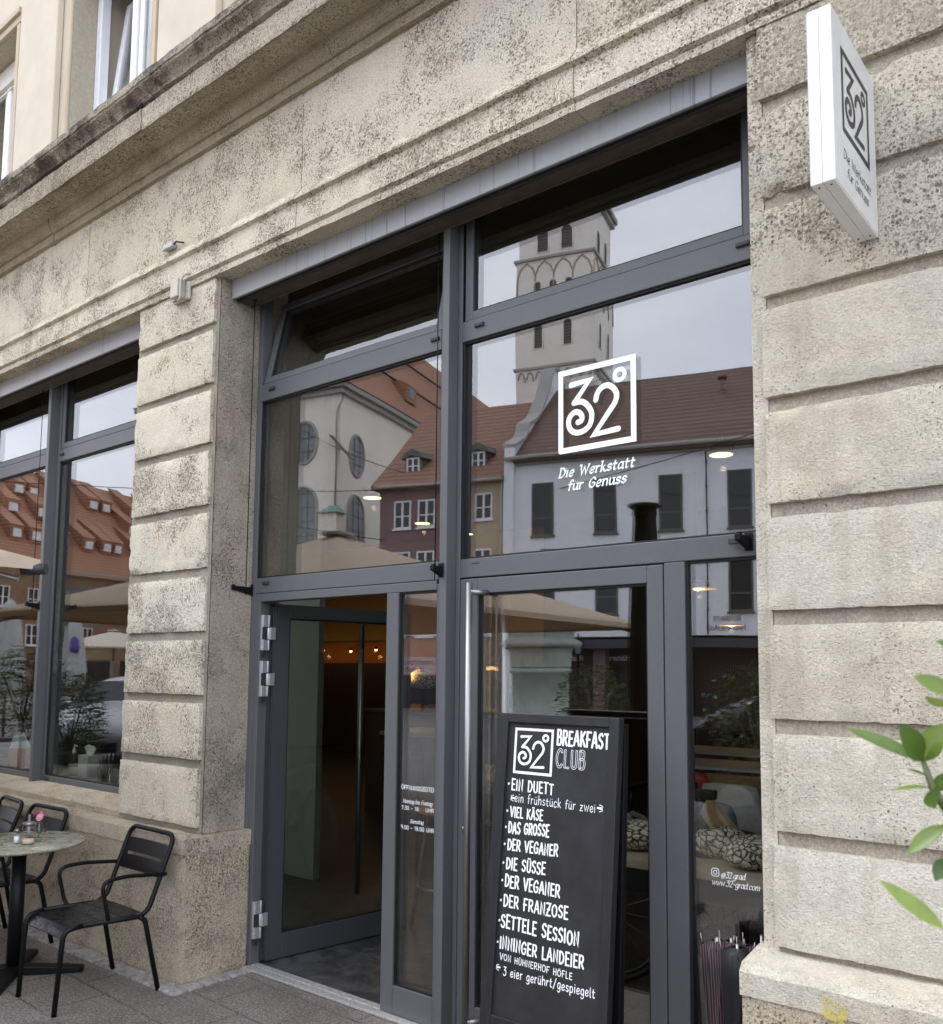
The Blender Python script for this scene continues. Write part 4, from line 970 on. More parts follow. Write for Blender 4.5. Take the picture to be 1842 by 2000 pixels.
def wallbits():
    S = empty('wall_sensor', 'small beige weatherproof sensor box with cable at the top of the left pier', 'sensor', (-4.44, 2.797, 3.70))
    b = plain('aged beige plastic', (.44, .41, .33), .5, 0, .1, 30)
    m = MB(); m.box(-.085, .075, -.022, 0, .0, .105); m.build('sensor_base', b, S, .008)
    m = MB(); m.box(-.03, .045, -.075, -.0225, .005, .115); m.build('sensor_body', b, S, .006)
    m = MB(); m.box(-.078, -.034, -.030, -.0225, .012, .05); m.box(-.078, -.034, -.030, -.0225, .06, .095); m.build('sensor_window', plain('grey sensor window', (.2, .21, .2), .3), S, .003)
    m = MB(); m.tube(fillet_path([(.1, .0, .15), (.075, -.05, .135), (.055, -.062, .10), (.055, -.06, -.01), (.02, -.05, -.012)], .02), .007, 8); m.build('sensor_cable', b, S)
    S = empty('cable_clip', 'little grey terminal strip with wire stub on the frieze', 'cable terminal', (-4.58, 2.792, 4.058))
    m = MB(); m.box(-.055, .045, -.03, 0, 0, .032); m.build('terminal', plain('grey plastic terminal', (.42, .42, .39), .5), S, .004)
    m = MB()
    for i in range(4): m.lathe([(.006, 0), (.006, .002), (0, .002)], (-.042 + i * .022, -.015, .032), 8)
    m.build('terminal_screws', 'frame_dark', S)
    m = MB(); m.tube([(.045, -.015, .014), (.075, -.02, .02), (.10, -.01, .012), (.12, .0, .008)], .005, 8); m.build('wire_stub', 'blackmetal', S)
wallbits()

def plant():
    P = empty('potted_citrus', 'citrus bush with glossy green leaves reaching into the right edge', 'plant', (.12, 1.0, 0))
    N = NT('glossy citrus leaf'); f = N.noise(30, 4); g = N.n('ShaderNodeNewGeometry').outputs['Random Per Island']
    c = N.mix(N.ramp(g, (.1, 0), (.9, 1)), (.07, .13, .018), (.26, .35, .06)); c = N.mix(N.ramp(f, (.35, .4), (.65, 0)), c, (.05, .10, .02)); N.color(c); N.set(Roughness=.3)
    N.b.inputs['Subsurface Weight'].default_value = 0.0
    tl = N.n('ShaderNodeBsdfTranslucent'); N.l(c, tl.inputs['Color']); ms = N.n('ShaderNodeMixShader'); ms.inputs[0].default_value = .3
    N.l(N.b.outputs[0], ms.inputs[1]); N.l(tl.outputs[0], ms.inputs[2]); N.l(ms.outputs[0], N.out.inputs['Surface'])
    ox, oy = .12, 1.0
    def leaf(m, base, tip, wd, nrm, curl=.1):
        b = Vector(base) - Vector((ox, oy, 0)); t = Vector(tip) - Vector((ox, oy, 0)); d = t - b; L = d.length; d.normalize(); n = Vector(nrm); n = (n - d * n.dot(d)).normalized(); s = d.cross(n)
        wd *= .88; prof = [(0, .06), (.08, .25), (.22, .72), (.38, .98), (.52, 1), (.68, .86), (.82, .58), (.93, .25), (1, .0)]; rows = []
        for u, w_ in prof:
            c = b + d * (L * u) + n * (-curl * L * (u * u)); h = wd * .5 * w_
            rows.append([m.v(c - s * h + n * h * .22), m.v(c), m.v(c + s * h + n * h * .22)])
        for A, B in zip(rows, rows[1:]):
            for k in (0, 1): m.f([A[k], A[k + 1], B[k + 1], B[k]], True)
    m = MB(); V = (-.4, -.7, .5)
    # leaves seen against the pier: (base, tip, width, face direction)
    for a in (((-.222, 1, 1.512), (-.290, .985, 1.548), .020, (.2, -.6, .75)), ((-.222, 1, 1.512), (-.2005, .99, 1.552), .034, (-.5, -.85, .1)), ((-.222, 1, 1.512), (-.2300, .96, 1.549), .030, (.5, -.8, .3)),
              ((-.215, 1, 1.487), (-.249, .985, 1.486), .012, (0, -.3, 1)), ((-.213, 1, 1.484), (-.196, .99, 1.503), .018, (-.3, -.9, .3)), ((-.214, 1.0, 1.487), (-.208, .97, 1.472), .024, (-.3, -.95, .1)),
              ((-.203, 1, 1.452), (-.236, .98, 1.424), .020, (.4, -.4, .8)), ((-.2, 1, 1.42), (-.214, .99, 1.398), .022, (-.4, -.9, .2)), ((-.206, 1, 1.348), (-.262, .985, 1.393), .019, (.3, -.8, .5)),
              ((-.19, 1, 1.58), (-.222, .98, 1.600), .022, (-.1, -.8, .6)), ((-.19, 1, 1.57), (-.208, .96, 1.575), .02, (-.3, -.9, -.2)), ((-.17, 1, 1.62), (-.2, .98, 1.635), .02, (.1, -.8, .6)), ((-.217, 1, 1.497), (-.2335, .985, 1.507), .008, (0, -.5, 1)), ((-.208, 1, 1.476), (-.1985, .985, 1.466), .010, V), ((-.17, 1, 1.50), (-.196, .98, 1.53), .024, V), ((-.18, 1, 1.46), (-.19, .95, 1.44), .026, V)):
        leaf(m, *a)
    random.seed(21)
    stems = MB()
    def st(*pts): stems.tube([(x - ox, y - oy, z) for x, y, z in pts], [.0026 + .0016 * (len(pts) - 1 - i) for i in range(len(pts))][::1], 7)
    st((-.06, 1.02, 1.28), (-.15, 1.01, 1.40), (-.196, 1, 1.458), (-.213, 1, 1.485), (-.222, 1, 1.513)); st((.02, 1.0, 1.2), (-.12, 1, 1.30), (-.206, 1, 1.348)); st((-.02, 1.02, 1.3), (-.13, 1.01, 1.48), (-.19, 1, 1.58)); st((0, 1, 1.1), (-.1, 1, 1.35), (-.2, 1, 1.42))
    st((.12, 1, .45), (.1, 1, .8), (.05, 1.01, 1.1), (-.02, 1.02, 1.3)); st((.12, 1, .5), (.15, 1.02, .9), (.2, 1.05, 1.5)); st((.1, 1, .8), (.02, 1.0, 1.2)); st((.12, 1, .6), (.0, 1, 1.1))
    for i in range(260):
        a = random.uniform(0, 6.28); rr = random.uniform(.03, .22); z = random.uniform(.75, 1.75); c = Vector((.12 + rr * math.cos(a), 1.02 + rr * math.sin(a), z))
        if c.x < -.07: continue
        d = Vector((math.cos(a + random.uniform(-.8, .8)), math.sin(a + random.uniform(-.8, .8)), random.uniform(-.5, .5))) * random.uniform(.05, .085)
        leaf(m, c, c + d, random.uniform(.02, .034), (random.uniform(-.4, .4), random.uniform(-.4, .4), 1))
    m.build('foliage', N.m, P, recalc=False); stems.build('stem', plain('green brown twig', (.10, .12, .045), .6, 0, .2, 60), P)
    m = MB(); m.lathe([(0, 0), (.15, 0), (.2, .36), (.215, .36), (.215, .40), (.19, .40), (.185, .37), (0, .37)], n=32); m.build('pot', plain('anthracite planter', (.06, .06, .062), .6), P)
plant()
# ------------------------------------------------------------------ the square opposite (seen mirrored in the panes)
def TT(a, b, z): return (-20.85 - .9598 * a - .2807 * b, -21.45 + .2807 * a - .9598 * b, z)
def tiles(name, ca, cb, sc=1.0):
    N = NT(name); w1 = N.n('ShaderNodeTexWave', Scale=1.3 * sc, Distortion=.6, Detail=1, _wave_type='BANDS', _bands_direction='Z'); N.l(N.oc(), w1.inputs['Vector'])
    f = N.noise(3.5, 5, .75); g = N.noise(.35, 3, .6)
    c = N.mix(N.ramp(f, (.3, 0), (.7, 1)), ca, cb); c = N.mix(N.ramp(g, (.35, .4), (.65, 0)), c, [x * .6 for x in ca]); c = N.mix(N.ramp(w1.outputs['Fac'], (.0, .75), (.5, 0)), c, [x * .4 for x in ca])
    N.color(c); N.set(Roughness=.85); N.bump(w1.outputs['Fac'], .5, .04); return N.m
M['tile_red'] = tiles('orange red roof tiles', (.50, .26, .16), (.38, .18, .11)); M['tile_brown'] = tiles('red brown roof tiles', (.22, .135, .105), (.15, .095, .08))
M['tile_mid'] = tiles('weathered red roof tiles', (.38, .21, .145), (.26, .145, .10))
M['wall_white'] = plain('pale grey rendered wall', (.88, .87, .90), .9, 0, .05, .6); M['wall_purple'] = plain('dusky purple render', (.23, .145, .145), .9, 0, .12, 1); M['wall_yellow'] = plain('ochre render', (.52, .43, .29), .9, 0, .1, 1)
M['wall_church'] = plain('warm white church render', (.90, .84, .74), .9, 0, .07, .5); M['wall_tower'] = plain('tower render', (.92, .87, .78), .9, 0, .08, .4); M['trim'] = plain('grey moulded trim', (.40, .385, .36), .85); M['pink'] = plain('salmon ground floor render', (.48, .27, .20), .9)
M['win_glass'] = plain('dark town window pane', (.03, .03, .032), .08, 0, .1, .3, 0); M['win_grey'] = plain('leaded church glazing', (.19, .21, .21), .35, 0, .25, 3); M['oliveframe'] = plain('olive window frame', (.13, .12, .10), .6); M['white'] = plain('white window paint', (.8, .8, .8), .5)
M['shop_dark'] = plain('dark shopfront interior', (.035, .024, .02), .5, 0, .3, 2); M['awn_grey'] = plain('dark grey awning fabric', (.06, .062, .07), .8); M['copper'] = plain('verdigris copper', (.25, .36, .31), .7); M['louvre'] = plain('grey louvre boards', (.17, .165, .155), .8)
def twin(par, a0, a1, z0, z1, fmat='white', y=0.0, style='cross', t=.07, ax='b', pos=0.0):
    """window on a wall: frame (part) with its pane (sub-part)"""
    def P(u, d, z): return TT(u, pos - d, z) if ax == 'b' else TT(pos - d, u, z)
    m = MB(P); m.box(a0, a0 + t, -.02, .04, z0, z1); m.box(a1 - t, a1, -.02, .04, z0, z1); m.box(a0 + t, a1 - t, -.02, .04, z0, z0 + t); m.box(a0 + t, a1 - t, -.02, .04, z1 - t, z1); m.box(a0 - .05, a1 + .05, -.02, .09, z0 - .07, z0 - .001)
    c = (a0 + a1) / 2
    if style in ('cross', 'two'): m.box(c - .045, c + .045, -.02, .035, z0 + t, z1 - t)
    if style == 'cross':
        zz = z0 + (z1 - z0) * .45; m.box(a0 + t, c - .046, -.02, .025, zz - .025, zz + .025); m.box(c + .046, a1 - t, -.02, .025, zz - .025, zz + .025)
    if style == 'low': zz = z0 + (z1 - z0) * .33; m.box(a0 + t, a1 - t, -.02, .02, zz - .03, zz + .03)
    f = m.build('window', fmat, par); g = MB(P); g.box(a0 + t * .9, a1 - t * .9, -.03, .005, z0 + t * .9, z1 - t * .9); g.build('pane', 'win_glass', f); return f
def roof_prism(par, a0, a1, b0, b1, ze, zr, mat, over=.4, hip0=0, hip1=0, nm='roof'):
    bm_ = (b0 + b1) / 2; m = MB(TT); k = over * (zr - ze) / ((b1 - b0) / 2); t = .16
    def ring(dz): return [(a0, b0 - over, ze - k + dz), (a1, b0 - over, ze - k + dz), (a1, b1 + over, ze - k + dz), (a0, b1 + over, ze - k + dz)], [(a0 + hip0, bm_, zr + dz), (a1 - hip1, bm_, zr + dz)]
    (A, Rg), (A2, R2) = ring(0), ring(t)
    v = [m.v(p) for p in A + Rg]; w_ = [m.v(p) for p in A2 + R2]
    for q in ((0, 1, 5, 4), (1, 2, 5), (2, 3, 4, 5), (3, 0, 4)): m.f([w_[i] for i in q])
    for q in ((0, 1), (1, 2), (2, 3), (3, 0)): m.f([v[q[0]], v[q[1]], w_[q[1]], w_[q[0]]])
    m.f([v[3], v[2], v[1], v[0]]); return m.build(nm, mat, par)
def gable_wall(m, a0, a1, b0, b1, ze, zr):
    bm_ = (b0 + b1) / 2
    bot = [(a0, b0, 0), (a0, b1, 0), (a0, b1, ze), (a0, bm_, zr - .05), (a0, b0, ze)]
    m.hexa(bot, [(a1, b, z) for _, b, z in bot])
def thing_at(name, label, cat, a, b, group=None):
    return empty(name, label, cat, (0, 0, 0), group)

# long white building
W = thing_at('white_house', 'long pale grey rendered building with brown tiled roof and curved gable across the square', 'building', 0, 0)
m = MB(TT); m.box(-26, -.3, .0, 11, 2.9, 10.0); m.box(-26, -.3, 1.2, 11, 0, 2.9); m.build('wall', 'wall_white', W)
m = MB(TT); m.box(-26, -.05, -.18, -.001, 9.62, 9.95); m.box(-26, -.05, -.30, -.181, 9.80, 9.98); m.build('eaves_moulding', 'trim', W)
roof_prism(W, -26, -.4, 0, 11, 10.0, 14.2, 'tile_brown')
gp = [(-.25, 0), (-.25, 10.35), (.25, 10.6), (.95, 10.93), (1.2, 11.2), (1.39, 11.61), (1.9, 11.85), (2.46, 12.12), (2.9, 12.45), (3.37, 12.98), (4.1, 13.8), (4.6, 14.7), (4.95, 15.1), (5.5, 15.25)]
gp = gp + [(11.0 - b, z) for b, z in gp[::-1]]
m = MB(TT); m.hexa([(-.40, b, z) for b, z in gp], [(0.0, b, z) for b, z in gp]); m.build('curved_gable', 'wall_white', W)
m = MB(TT)
for p, q in zip(gp[1:-1], gp[2:-1]): m.hexa([(-.5, p[0], p[1]), (.1, p[0], p[1]), (.1, q[0], q[1]), (-.5, q[0], q[1])], [(-.5, p[0] - .02, p[1] + .14), (.1, p[0] - .02, p[1] + .14), (.1, q[0] - .02, q[1] + .14), (-.5, q[0] - .02, q[1] + .14)])
m.build('gable_coping', 'trim', W)
for i in range(10):
    a1 = -1.09 - i * 2.45; twin(W, a1 - .86, a1, 6.78, 8.86, 'oliveframe', style='low'); twin(W, a1 - .86, a1, 3.74, 5.75, 'oliveframe', style='low')
m = MB(TT); m.tube([(-7.7, -.06, 9.7), (-7.7, -.06, 2.9)], .022, 6)
for z in (9.2, 8.3, 7.4, 6.5, 5.6, 4.7, 3.8): m.box(-7.74, -7.66, -.08, -.0, z, z + .06)
m.build('lightning_rod', 'frame_dark', W)
m = MB(TT); m.box(-26, -.2, -.55, .02, 2.45, 2.78); m.build('awning', 'awn_grey', W); m = MB(TT); m.tube([(-26, -.48, 9.86), (-.1, -.48, 9.86)], .08, 8); m.build('gutter', 'trim', W); m = MB(TT); m.tube([(-7.9, 3.4, 12.2), (-7.9, 3.4, 13.3)], .12, 10); m.tube([(-7.9, 3.4, 13.3), (-7.9, 3.4, 13.42)], .2, 10); m.build('roof_vent', 'tile_mid', W); m = MB(TT); m.box(-12.6, -11.7, 4.2, 5.2, 12.8, 15.2); m.build('chimney', 'pink', W)
m = MB(TT); m.box(-26, -.3, 1.0, 1.19, 0, 2.9); m.build('shopfront', 'shop_dark', W)
m = MB(TT)
for i in range(9): m.box(-.9 - i * 3.0, -.45 - i * 3, .02, .6, 0, 2.44)
m.build('ground_floor_pier', 'wall_purple', W)
pw = lambda u, v, w_: TT(u, .985 - w_, v)
m = MB(); 
for a in (-2.76, -4.6): text(m, 'Hästens'.replace('ä', 'a'), (a, 2.02), (a + .82, 2.02), .19, pw, .16, gap=.12); ribbon(m, [(a + .19, 2.2), (a + .2, 2.2)], .03, pw, 0, .002); ribbon(m, [(a + .27, 2.2), (a + .28, 2.2)], .03, pw, 0, .002)
m.build('shop_lettering', 'white', W)
pw2 = lambda u, v, w_: TT(u, -.02 - w_, v)
m = MB(); text(m, 'RISTORANTE', (-8.84, 3.42), (-7.88, 3.40), .17, pw2, .12); text(m, 'MASSIMILIANO', (-9.0, 3.09), (-7.66, 3.06), .19, pw2, .12); m.build('restaurant_lettering', plain('brown sign letters', (.10, .03, .025), .6), W)

# purple and ochre houses under one roof line
def pair(nm, lb, a0, a1, wm, wins, low, dorm, gable):
    H = thing_at(nm, lb, 'building', a0, 0)
    m = MB(TT); m.box(a0, a1, 0, 10, 3.4 if low else 0, 9.3); 
    if gable: gable_wall(m, a1 + .001, a1 + .03, 0, 10, 9.3, 13.55)
    m.build('wall', wm, H)
    if low: m = MB(TT); m.box(a0, a1, -.03, 10, 0, 3.4); m.build('ground_floor_wall', 'pink', H)
    roof_prism(H, a0 + .001, a1 + (.25 if gable else 0), 0, 10, 9.35, 13.6, 'tile_mid', .35)
    m = MB(TT); m.box(a0, a1, -.12, -.001, 9.05, 9.3); m.tube([(a0, -.42, 9.12), (a1, -.42, 9.12)], .07, 8); m.build('gutter', 'trim', H)
    for c, z0, z1 in wins:
        f = twin(H, c - .39, c + .39, z0, z1)
        if low:
            for sx in (-1, 1):
                if z0 < 3.5:
                    s = MB(TT); s.box(min(c + sx * .41, c + sx * .80), max(c + sx * .41, c + sx * .80), -.09, -.045, z0, z1); s.build('shutter', 'white', f)
    for c in dorm:
        m = MB(TT); m.box(c - .36, c + .36, .55, 2.6, 9.7, 10.62); d = m.build('dormer', 'oliveframe', H)
        m = MB(TT); pr = [(c - .52, 10.45), (c - .34, 10.72), (c, 10.88), (c + .34, 10.72), (c + .52, 10.45), (c + .36, 10.5), (c, 10.6), (c - .36, 10.5)]
        m.hexa([(x, .40, z) for x, z in pr], [(x, 2.7, z + .3) for x, z in pr]); m.build('dormer_roof', 'oliveframe', d)
        w2 = twin(H, c - .29, c + .29, 9.86, 10.52, pos=.54)
    return H
P_ = pair('purple_house', 'dusky purple house with salmon ground floor and white window crosses across the square', 2.3, 5.6, 'wall_purple', [(c, z, z + 1.15) for c in (3.49, 4.57) for z in (7.43, 5.3)] + [(3.49, 2.98, 3.75), (4.75, 2.98, 3.75)], True, (4.37,), True)
Y_ = pair('ochre_house', 'narrow ochre house between the purple house and the curved gable', .02, 2.295, 'wall_yellow', [(.94, 7.55, 8.65), (.94, 5.3, 6.4), (.94, 3.0, 3.6)], False, (1.43,), False)
m = MB(TT); m.tube([(.12, -.16, 9.2), (.12, -.16, 0)], .06, 8); m.build('downpipe', 'trim', Y_)
m = MB(TT); m.box(2.32, 5.58, -.06, -.031, 1.45, 2.15); m.build('shop_fascia', plain('pale pink shop fascia', (.6, .45, .42), .6), P_)
m = MB(TT); m.box(2.5, 5.3, -.05, -.031, .05, 1.4); m.build('shop_glass', 'win_glass', P_)
pw3 = lambda u, v, w_: TT(u, -.062 - w_, v)
m = MB(); text(m, 'marktpunkt', (3.1, 1.86), (4.9, 1.86), .2, pw3, .14); text(m, 'augsburg', (3.5, 1.56), (4.9, 1.56), .2, pw3, .14); m.build('shop_lettering', plain('brown shop letters', (.12, .05, .045), .6), P_)

# church nave and tower
K = thing_at('church', 'warm white church nave with oval and arched windows and high tiled roof', 'church', 11, 6)
m = MB(TT); m.box(11.09, 24, 5.68, 42, 0, 16.0); m.build('wall', 'wall_church', K)
m = MB(TT); m.box(10.84, 24.2, 5.43, 42.2, 15.55, 15.8); m.box(10.62, 24.4, 5.22, 42.4, 15.801, 16.05); m.build('cornice', 'trim', K)
m = MB(TT); e = [(10.55, 5.15, 16.06), (24.5, 5.15, 16.06), (24.5, 42.5, 16.06), (10.55, 42.5, 16.06), (17.3, 24.0, 25.5), (17.3, 41.6, 25.5)]
v = [m.v(p) for p in e]
for q in ((0, 1, 4), (1, 2, 5, 4), (2, 3, 5), (3, 0, 4, 5), (3, 2, 1, 0)): m.f([v[i] for i in q])
m.build('roof', 'tile_red', K)
m = MB(TT)
for t in (.28, .62):
    p = Vector(e[3]).lerp(Vector(e[5]), t); q = Vector(e[0]).lerp(Vector(e[4]), t); m.tube([p + Vector((-.1, 0, .2)), q + Vector((-.1, 0, .2))], .07, 6)
m.build('snow_guard', 'frame_dark', K)
def dorm_tri(a, b, z, s_):
    m = MB(TT); m.hexa([(a - 1.5 * s_, b - .9 * s_, z - .3), (a - 1.5 * s_, b + .9 * s_, z - .3), (a + 2.4 * s_, b, z + 2.6 * s_)], [(a - 1.5 * s_, b - .8 * s_, z + 1.0 * s_), (a - 1.5 * s_, b + .8 * s_, z + 1.0 * s_), (a + 2.5 * s_, b, z + 2.9 * s_)])
    d = m.build('dormer', 'tile_red', K); m = MB(TT); m.box(a - 1.53 * s_, a - 1.505 * s_, b - .4 * s_, b + .4 * s_, z, z + .8 * s_); m.build('dormer_window', 'win_grey', d)
dorm_tri(12.6, 14.2, 17.7, .8)
def round_window(par, ax, pos, u, z, ru, rz, arch=False, zb=None):
    n = 28
    if arch: pts = [(u - ru, zb)] + [(u + ru * math.cos(R(180 - 180 * i / 16)), z + rz * math.sin(R(180 - 180 * i / 16))) for i in range(17)] + [(u + ru, zb)]
    else: pts = [(u + ru * math.cos(2 * math.pi * i / n), z + rz * math.sin(2 * math.pi * i / n)) for i in range(n)]
    def P(q, d, zz): return TT(q, pos - d, zz) if ax == 'b' else TT(pos - d, q, zz)
    m = MB(P); m.tube([(p[0], .02, p[1]) for p in pts], .085, 8, True); f = m.build('window', 'trim', par)
    m = MB(P); m.hexa([(p[0], -.05, p[1]) for p in pts], [(p[0], .03, p[1]) for p in pts]); m.build('pane', 'win_grey', f)
    zl = zb if arch else z - rz
    for k in (-.33, .33): 
        h = rz * math.sqrt(max(0, 1 - k * k)); m = MB(P); m.box(u + k * ru - .02, u + k * ru + .02, .02, .05, zl + .03 if arch else z - h, z + h)
        m.build('glazing_bar', 'frame_dark', f)
    zz = zl + .6
    while zz < z + rz * .8:
        hw = ru if (arch and zz < z) else ru * math.sqrt(max(0, 1 - ((zz - z) / rz) ** 2)); m = MB(P); m.box(u - hw, u + hw, .02, .05, zz - .018, zz + .018); m.build('glazing_bar', 'frame_dark', f); zz += .72
    return f
round_window(K, 'b', 5.68, 13.28, 13.2, .80, 1.08); round_window(K, 'b', 5.68, 13.26, 9.9, .84, .98, True, 5.6)
round_window(K, 'b', 5.68, 17.6, 13.2, .80, 1.08); round_window(K, 'b', 5.68, 17.6, 9.9, .84, .98, True, 5.6)
for b in (7.35, 12.5, 17.6, 23):
    round_window(K, 'a', 11.09, b, 12.7, .78, 1.08); round_window(K, 'a', 11.09, b, 9.7, .8, .9, True, 6.0)
m = MB(TT); m.tube(fillet_path([(10.95, 5.9, 15.6), (11.25, 5.55, 14.6), (11.25, 5.55, 9)], .3), .05, 8); m.build('downpipe', 'trim', K)
m = MB(TT); m.hexa([(10.2, 5.2, 12.0), (11.5, 5.2, 13.3), (11.5, 5.65, 13.3), (10.2, 5.65, 12.0)], [(10.2, 5.2, 12.06), (11.5, 5.2, 13.36), (11.5, 5.65, 13.36), (10.2, 5.65, 12.06)]); m.build('canopy', 'oliveframe', K)
m = MB(TT); m.box(10.75, 11.75, 4.9, 5.67, 0, 9.3); X_ = m.build('annex', 'wall_church', K)
m = MB(TT); m.hexa([(10.6, 4.7, 9.301), (11.9, 4.7, 9.301), (11.9, 5.67, 9.301), (10.6, 5.67, 9.301)], [(11.1, 5.4, 9.75), (11.4, 5.4, 9.75), (11.4, 5.67, 9.78), (11.1, 5.67, 9.78)]); m.build('annex_roof', 'copper', X_)
T_ = thing_at('church_tower', 'tall square church tower with louvred belfry arches and blind arcades', 'church tower', 8, 34)
m = MB(TT); m.box(4.9, 11.1, 31.4, 37.6, 0, 33.7); m.box(5.05, 10.95, 31.55, 37.45, 33.9, 38.4); m.build('shaft', 'wall_tower', T_)
m = MB(TT); m.box(4.7, 11.3, 31.2, 37.8, 33.7, 33.9); m.box(4.75, 11.25, 31.25, 37.75, 24.9, 25.1); m.box(4.75, 11.25, 31.25, 37.75, 38.4, 38.8); m.box(4.55, 11.45, 31.05, 37.95, 38.801, 39.2); m.build('string_course', 'trim', T_)
m = MB(TT); m.hexa([(4.6, 31.1, 39.2), (11.4, 31.1, 39.2), (11.4, 37.9, 39.2), (4.6, 37.9, 39.2)], [(7.9, 34.4, 46), (8.1, 34.4, 46), (8.1, 34.6, 46), (7.9, 34.6, 46)]); m.build('spire', 'copper', T_)
def archwin(ax, pos, u, z0, z1, hw, mat='louvre'):
    def P(q, d, zz): return TT(q, pos - d, zz) if ax == 'b' else TT(pos - d, q, zz)
    pts = [(u - hw, z0)] + [(u + hw * math.cos(R(180 - 18 * i)), z1 - hw + hw * math.sin(R(180 - 18 * i))) for i in range(11)] + [(u + hw, z0)]
    m = MB(P); m.tube([(p[0], .02, p[1]) for p in pts], .09, 6, True); f = m.build('arched_opening', 'wall_tower', T_)
    m = MB(P); m.hexa([(p[0], -.05, p[1]) for p in pts], [(p[0], .015, p[1]) for p in pts]); m.build('opening_ground', 'shop_dark', f)
    m = MB(P); z = z0 + .12
    while z < z1 - hw * .6: m.box(u - hw + .04, u + hw - .04, .016, .05, z, z + .12); z += .24
    m.build('louvre_boards', 'louvre', f)
for ax, pos, us in (('b', 31.55, (6.97, 8.95)), ('a', 5.05, (33.4, 35.6))):
    for u in us: archwin(ax, pos, u, 34.35, 36.3, .5)
for ax, pos, us in (('b', 31.4, (6.92, 9.19)), ('a', 4.9, (33.2, 35.7))):
    for u in us: archwin(ax, pos, u, 26.5, 28.55, .38)
    for k in (-1, 0, 1): 
        c = (us[0] + us[1]) / 2; archwin(ax, pos, c + k * 1.25, 30.6, 31.9, .34)
    def P(q, d, zz): return TT(q, pos - d, zz) if ax == 'b' else TT(pos - d, q, zz)
    m = MB(P); c0 = pos + .05 if ax == 'a' else 4.95; L0 = 31.5 if ax == 'a' else 5.0
    for k in range(4):
        u0 = L0 + k * 1.5; um = u0 + .75; m.tube([(u0, .03, 29.8), (u0, .03, 32.4), (u0 + .25, .03, 33.1), (um, .03, 33.55), (um + .5, .03, 33.1), (um + .75, .03, 32.4), (um + .75, .03, 29.8)], .075, 6)
    m.build('blind_arcade', 'plaster2', T_)
    m = MB(P)
    for k in range(8): u0 = L0 + k * .75; m.tube([(u0 + .1, .03, 24.2), (u0 + .2, .03, 24.6), (u0 + .375, .03, 24.72), (u0 + .55, .03, 24.6), (u0 + .65, .03, 24.2)], .07, 6); m.box(u0 + .02, u0 + .16, 0, .1, 24.0, 24.25)
    m.build('arched_frieze', 'trim', T_)

# painted weavers' house on the left
H = thing_at('painted_house', 'gabled house with faded coloured wall panels and orange roof full of dormers', 'building', 34, 10)
def painted():
    N = NT('faded painted facade'); mpv = N.mapping((.42, .42, .42)); v = N.n('ShaderNodeTexVoronoi', Scale=1.0, _distance='CHEBYCHEV'); N.l(mpv, v.inputs['Vector'])
    sp = N.n('ShaderNodeSeparateColor'); N.l(v.outputs['Color'], sp.inputs[0])
    c = N.ramp(sp.outputs[0], (.0, (.26, .10, .075)), (.25, (.33, .22, .12)), (.45, (.17, .19, .19)), (.6, (.30, .15, .10)), (.8, (.38, .30, .19)), (1, (.13, .17, .22)))
    c = N.mix(N.ramp(N.noise(1.6, 5, .75), (.35, 0), (.7, .6)), c, (.30, .20, .15)); N.color(c); N.set(Roughness=.9); return N.m
m = MB(TT); m.box(34.6, 46.6, 0, 42, 0, 8.0); m.build('wall', painted(), H)
m = MB(TT); e = [(34.1, -.5, 7.6), (47.1, -.5, 7.6), (47.1, 42.5, 7.6), (34.1, 42.5, 7.6), (40.6, 12.0, 15.3), (40.6, 30.5, 15.3)]
v = [m.v(p) for p in e]
for q in ((0, 1, 4), (1, 2, 5, 4), (2, 3, 5), (3, 0, 4, 5), (3, 2, 1, 0)): m.f([v[i] for i in q])
m.build('roof', 'tile_red', H)
m = MB(TT); m.box(34.25, 34.599, -.2, 42.2, 7.55, 7.95); m.build('eaves_moulding', 'trim', H)
random.seed(5)
def shed(a, b):
    z = 7.6 + (a - 34.1) * 7.7 / 6.5
    m = MB(TT); m.hexa([(a - .25, b - .42, z - .25), (a - .25, b + .42, z - .25), (a + 1.9, b + .42, z + 2.25), (a + 1.9, b - .42, z + 2.25)], [(a - .42, b - .52, z + .72), (a - .42, b + .52, z + .72), (a + 1.9, b + .52, z + 2.35), (a + 1.9, b - .52, z + 2.35)])
    d = m.build('shed_dormer', 'tile_red', H); m = MB(TT); m.box(a - .38, a - .3, b - .3, b + .3, z - .05, z + .52); w2 = m.build('dormer_window', 'white', d)
for a, bs in ((35.9, (3.2, 5.4, 7.45, 8.95, 11.2, 13.2, 14.8, 15.9, 18, 19.6, 21.8, 24, 26.5, 29, 32)), (37.5, (8.4, 10.75, 18.8, 20.6, 24, 27)), (38.85, (9.9, 11.1, 13.4, 16.3, 17.5, 20.2, 22.5, 25, 28))):
    for b in bs: shed(a, b)
for b in [1.5 + 2.2 * i for i in range(18)]:
    for z in (5.2, 2.9): twin(H, b - .42, b + .42, z, z + 1.3, 'white', ax='a', pos=34.6)
m = MB(TT)
for b in [1.2 + 3.6 * i for i in range(11)]: m.box(34.57, 34.59, b, b + 2.6, .1, 2.1)
m.build('arcade_opening', 'shop_dark', H)

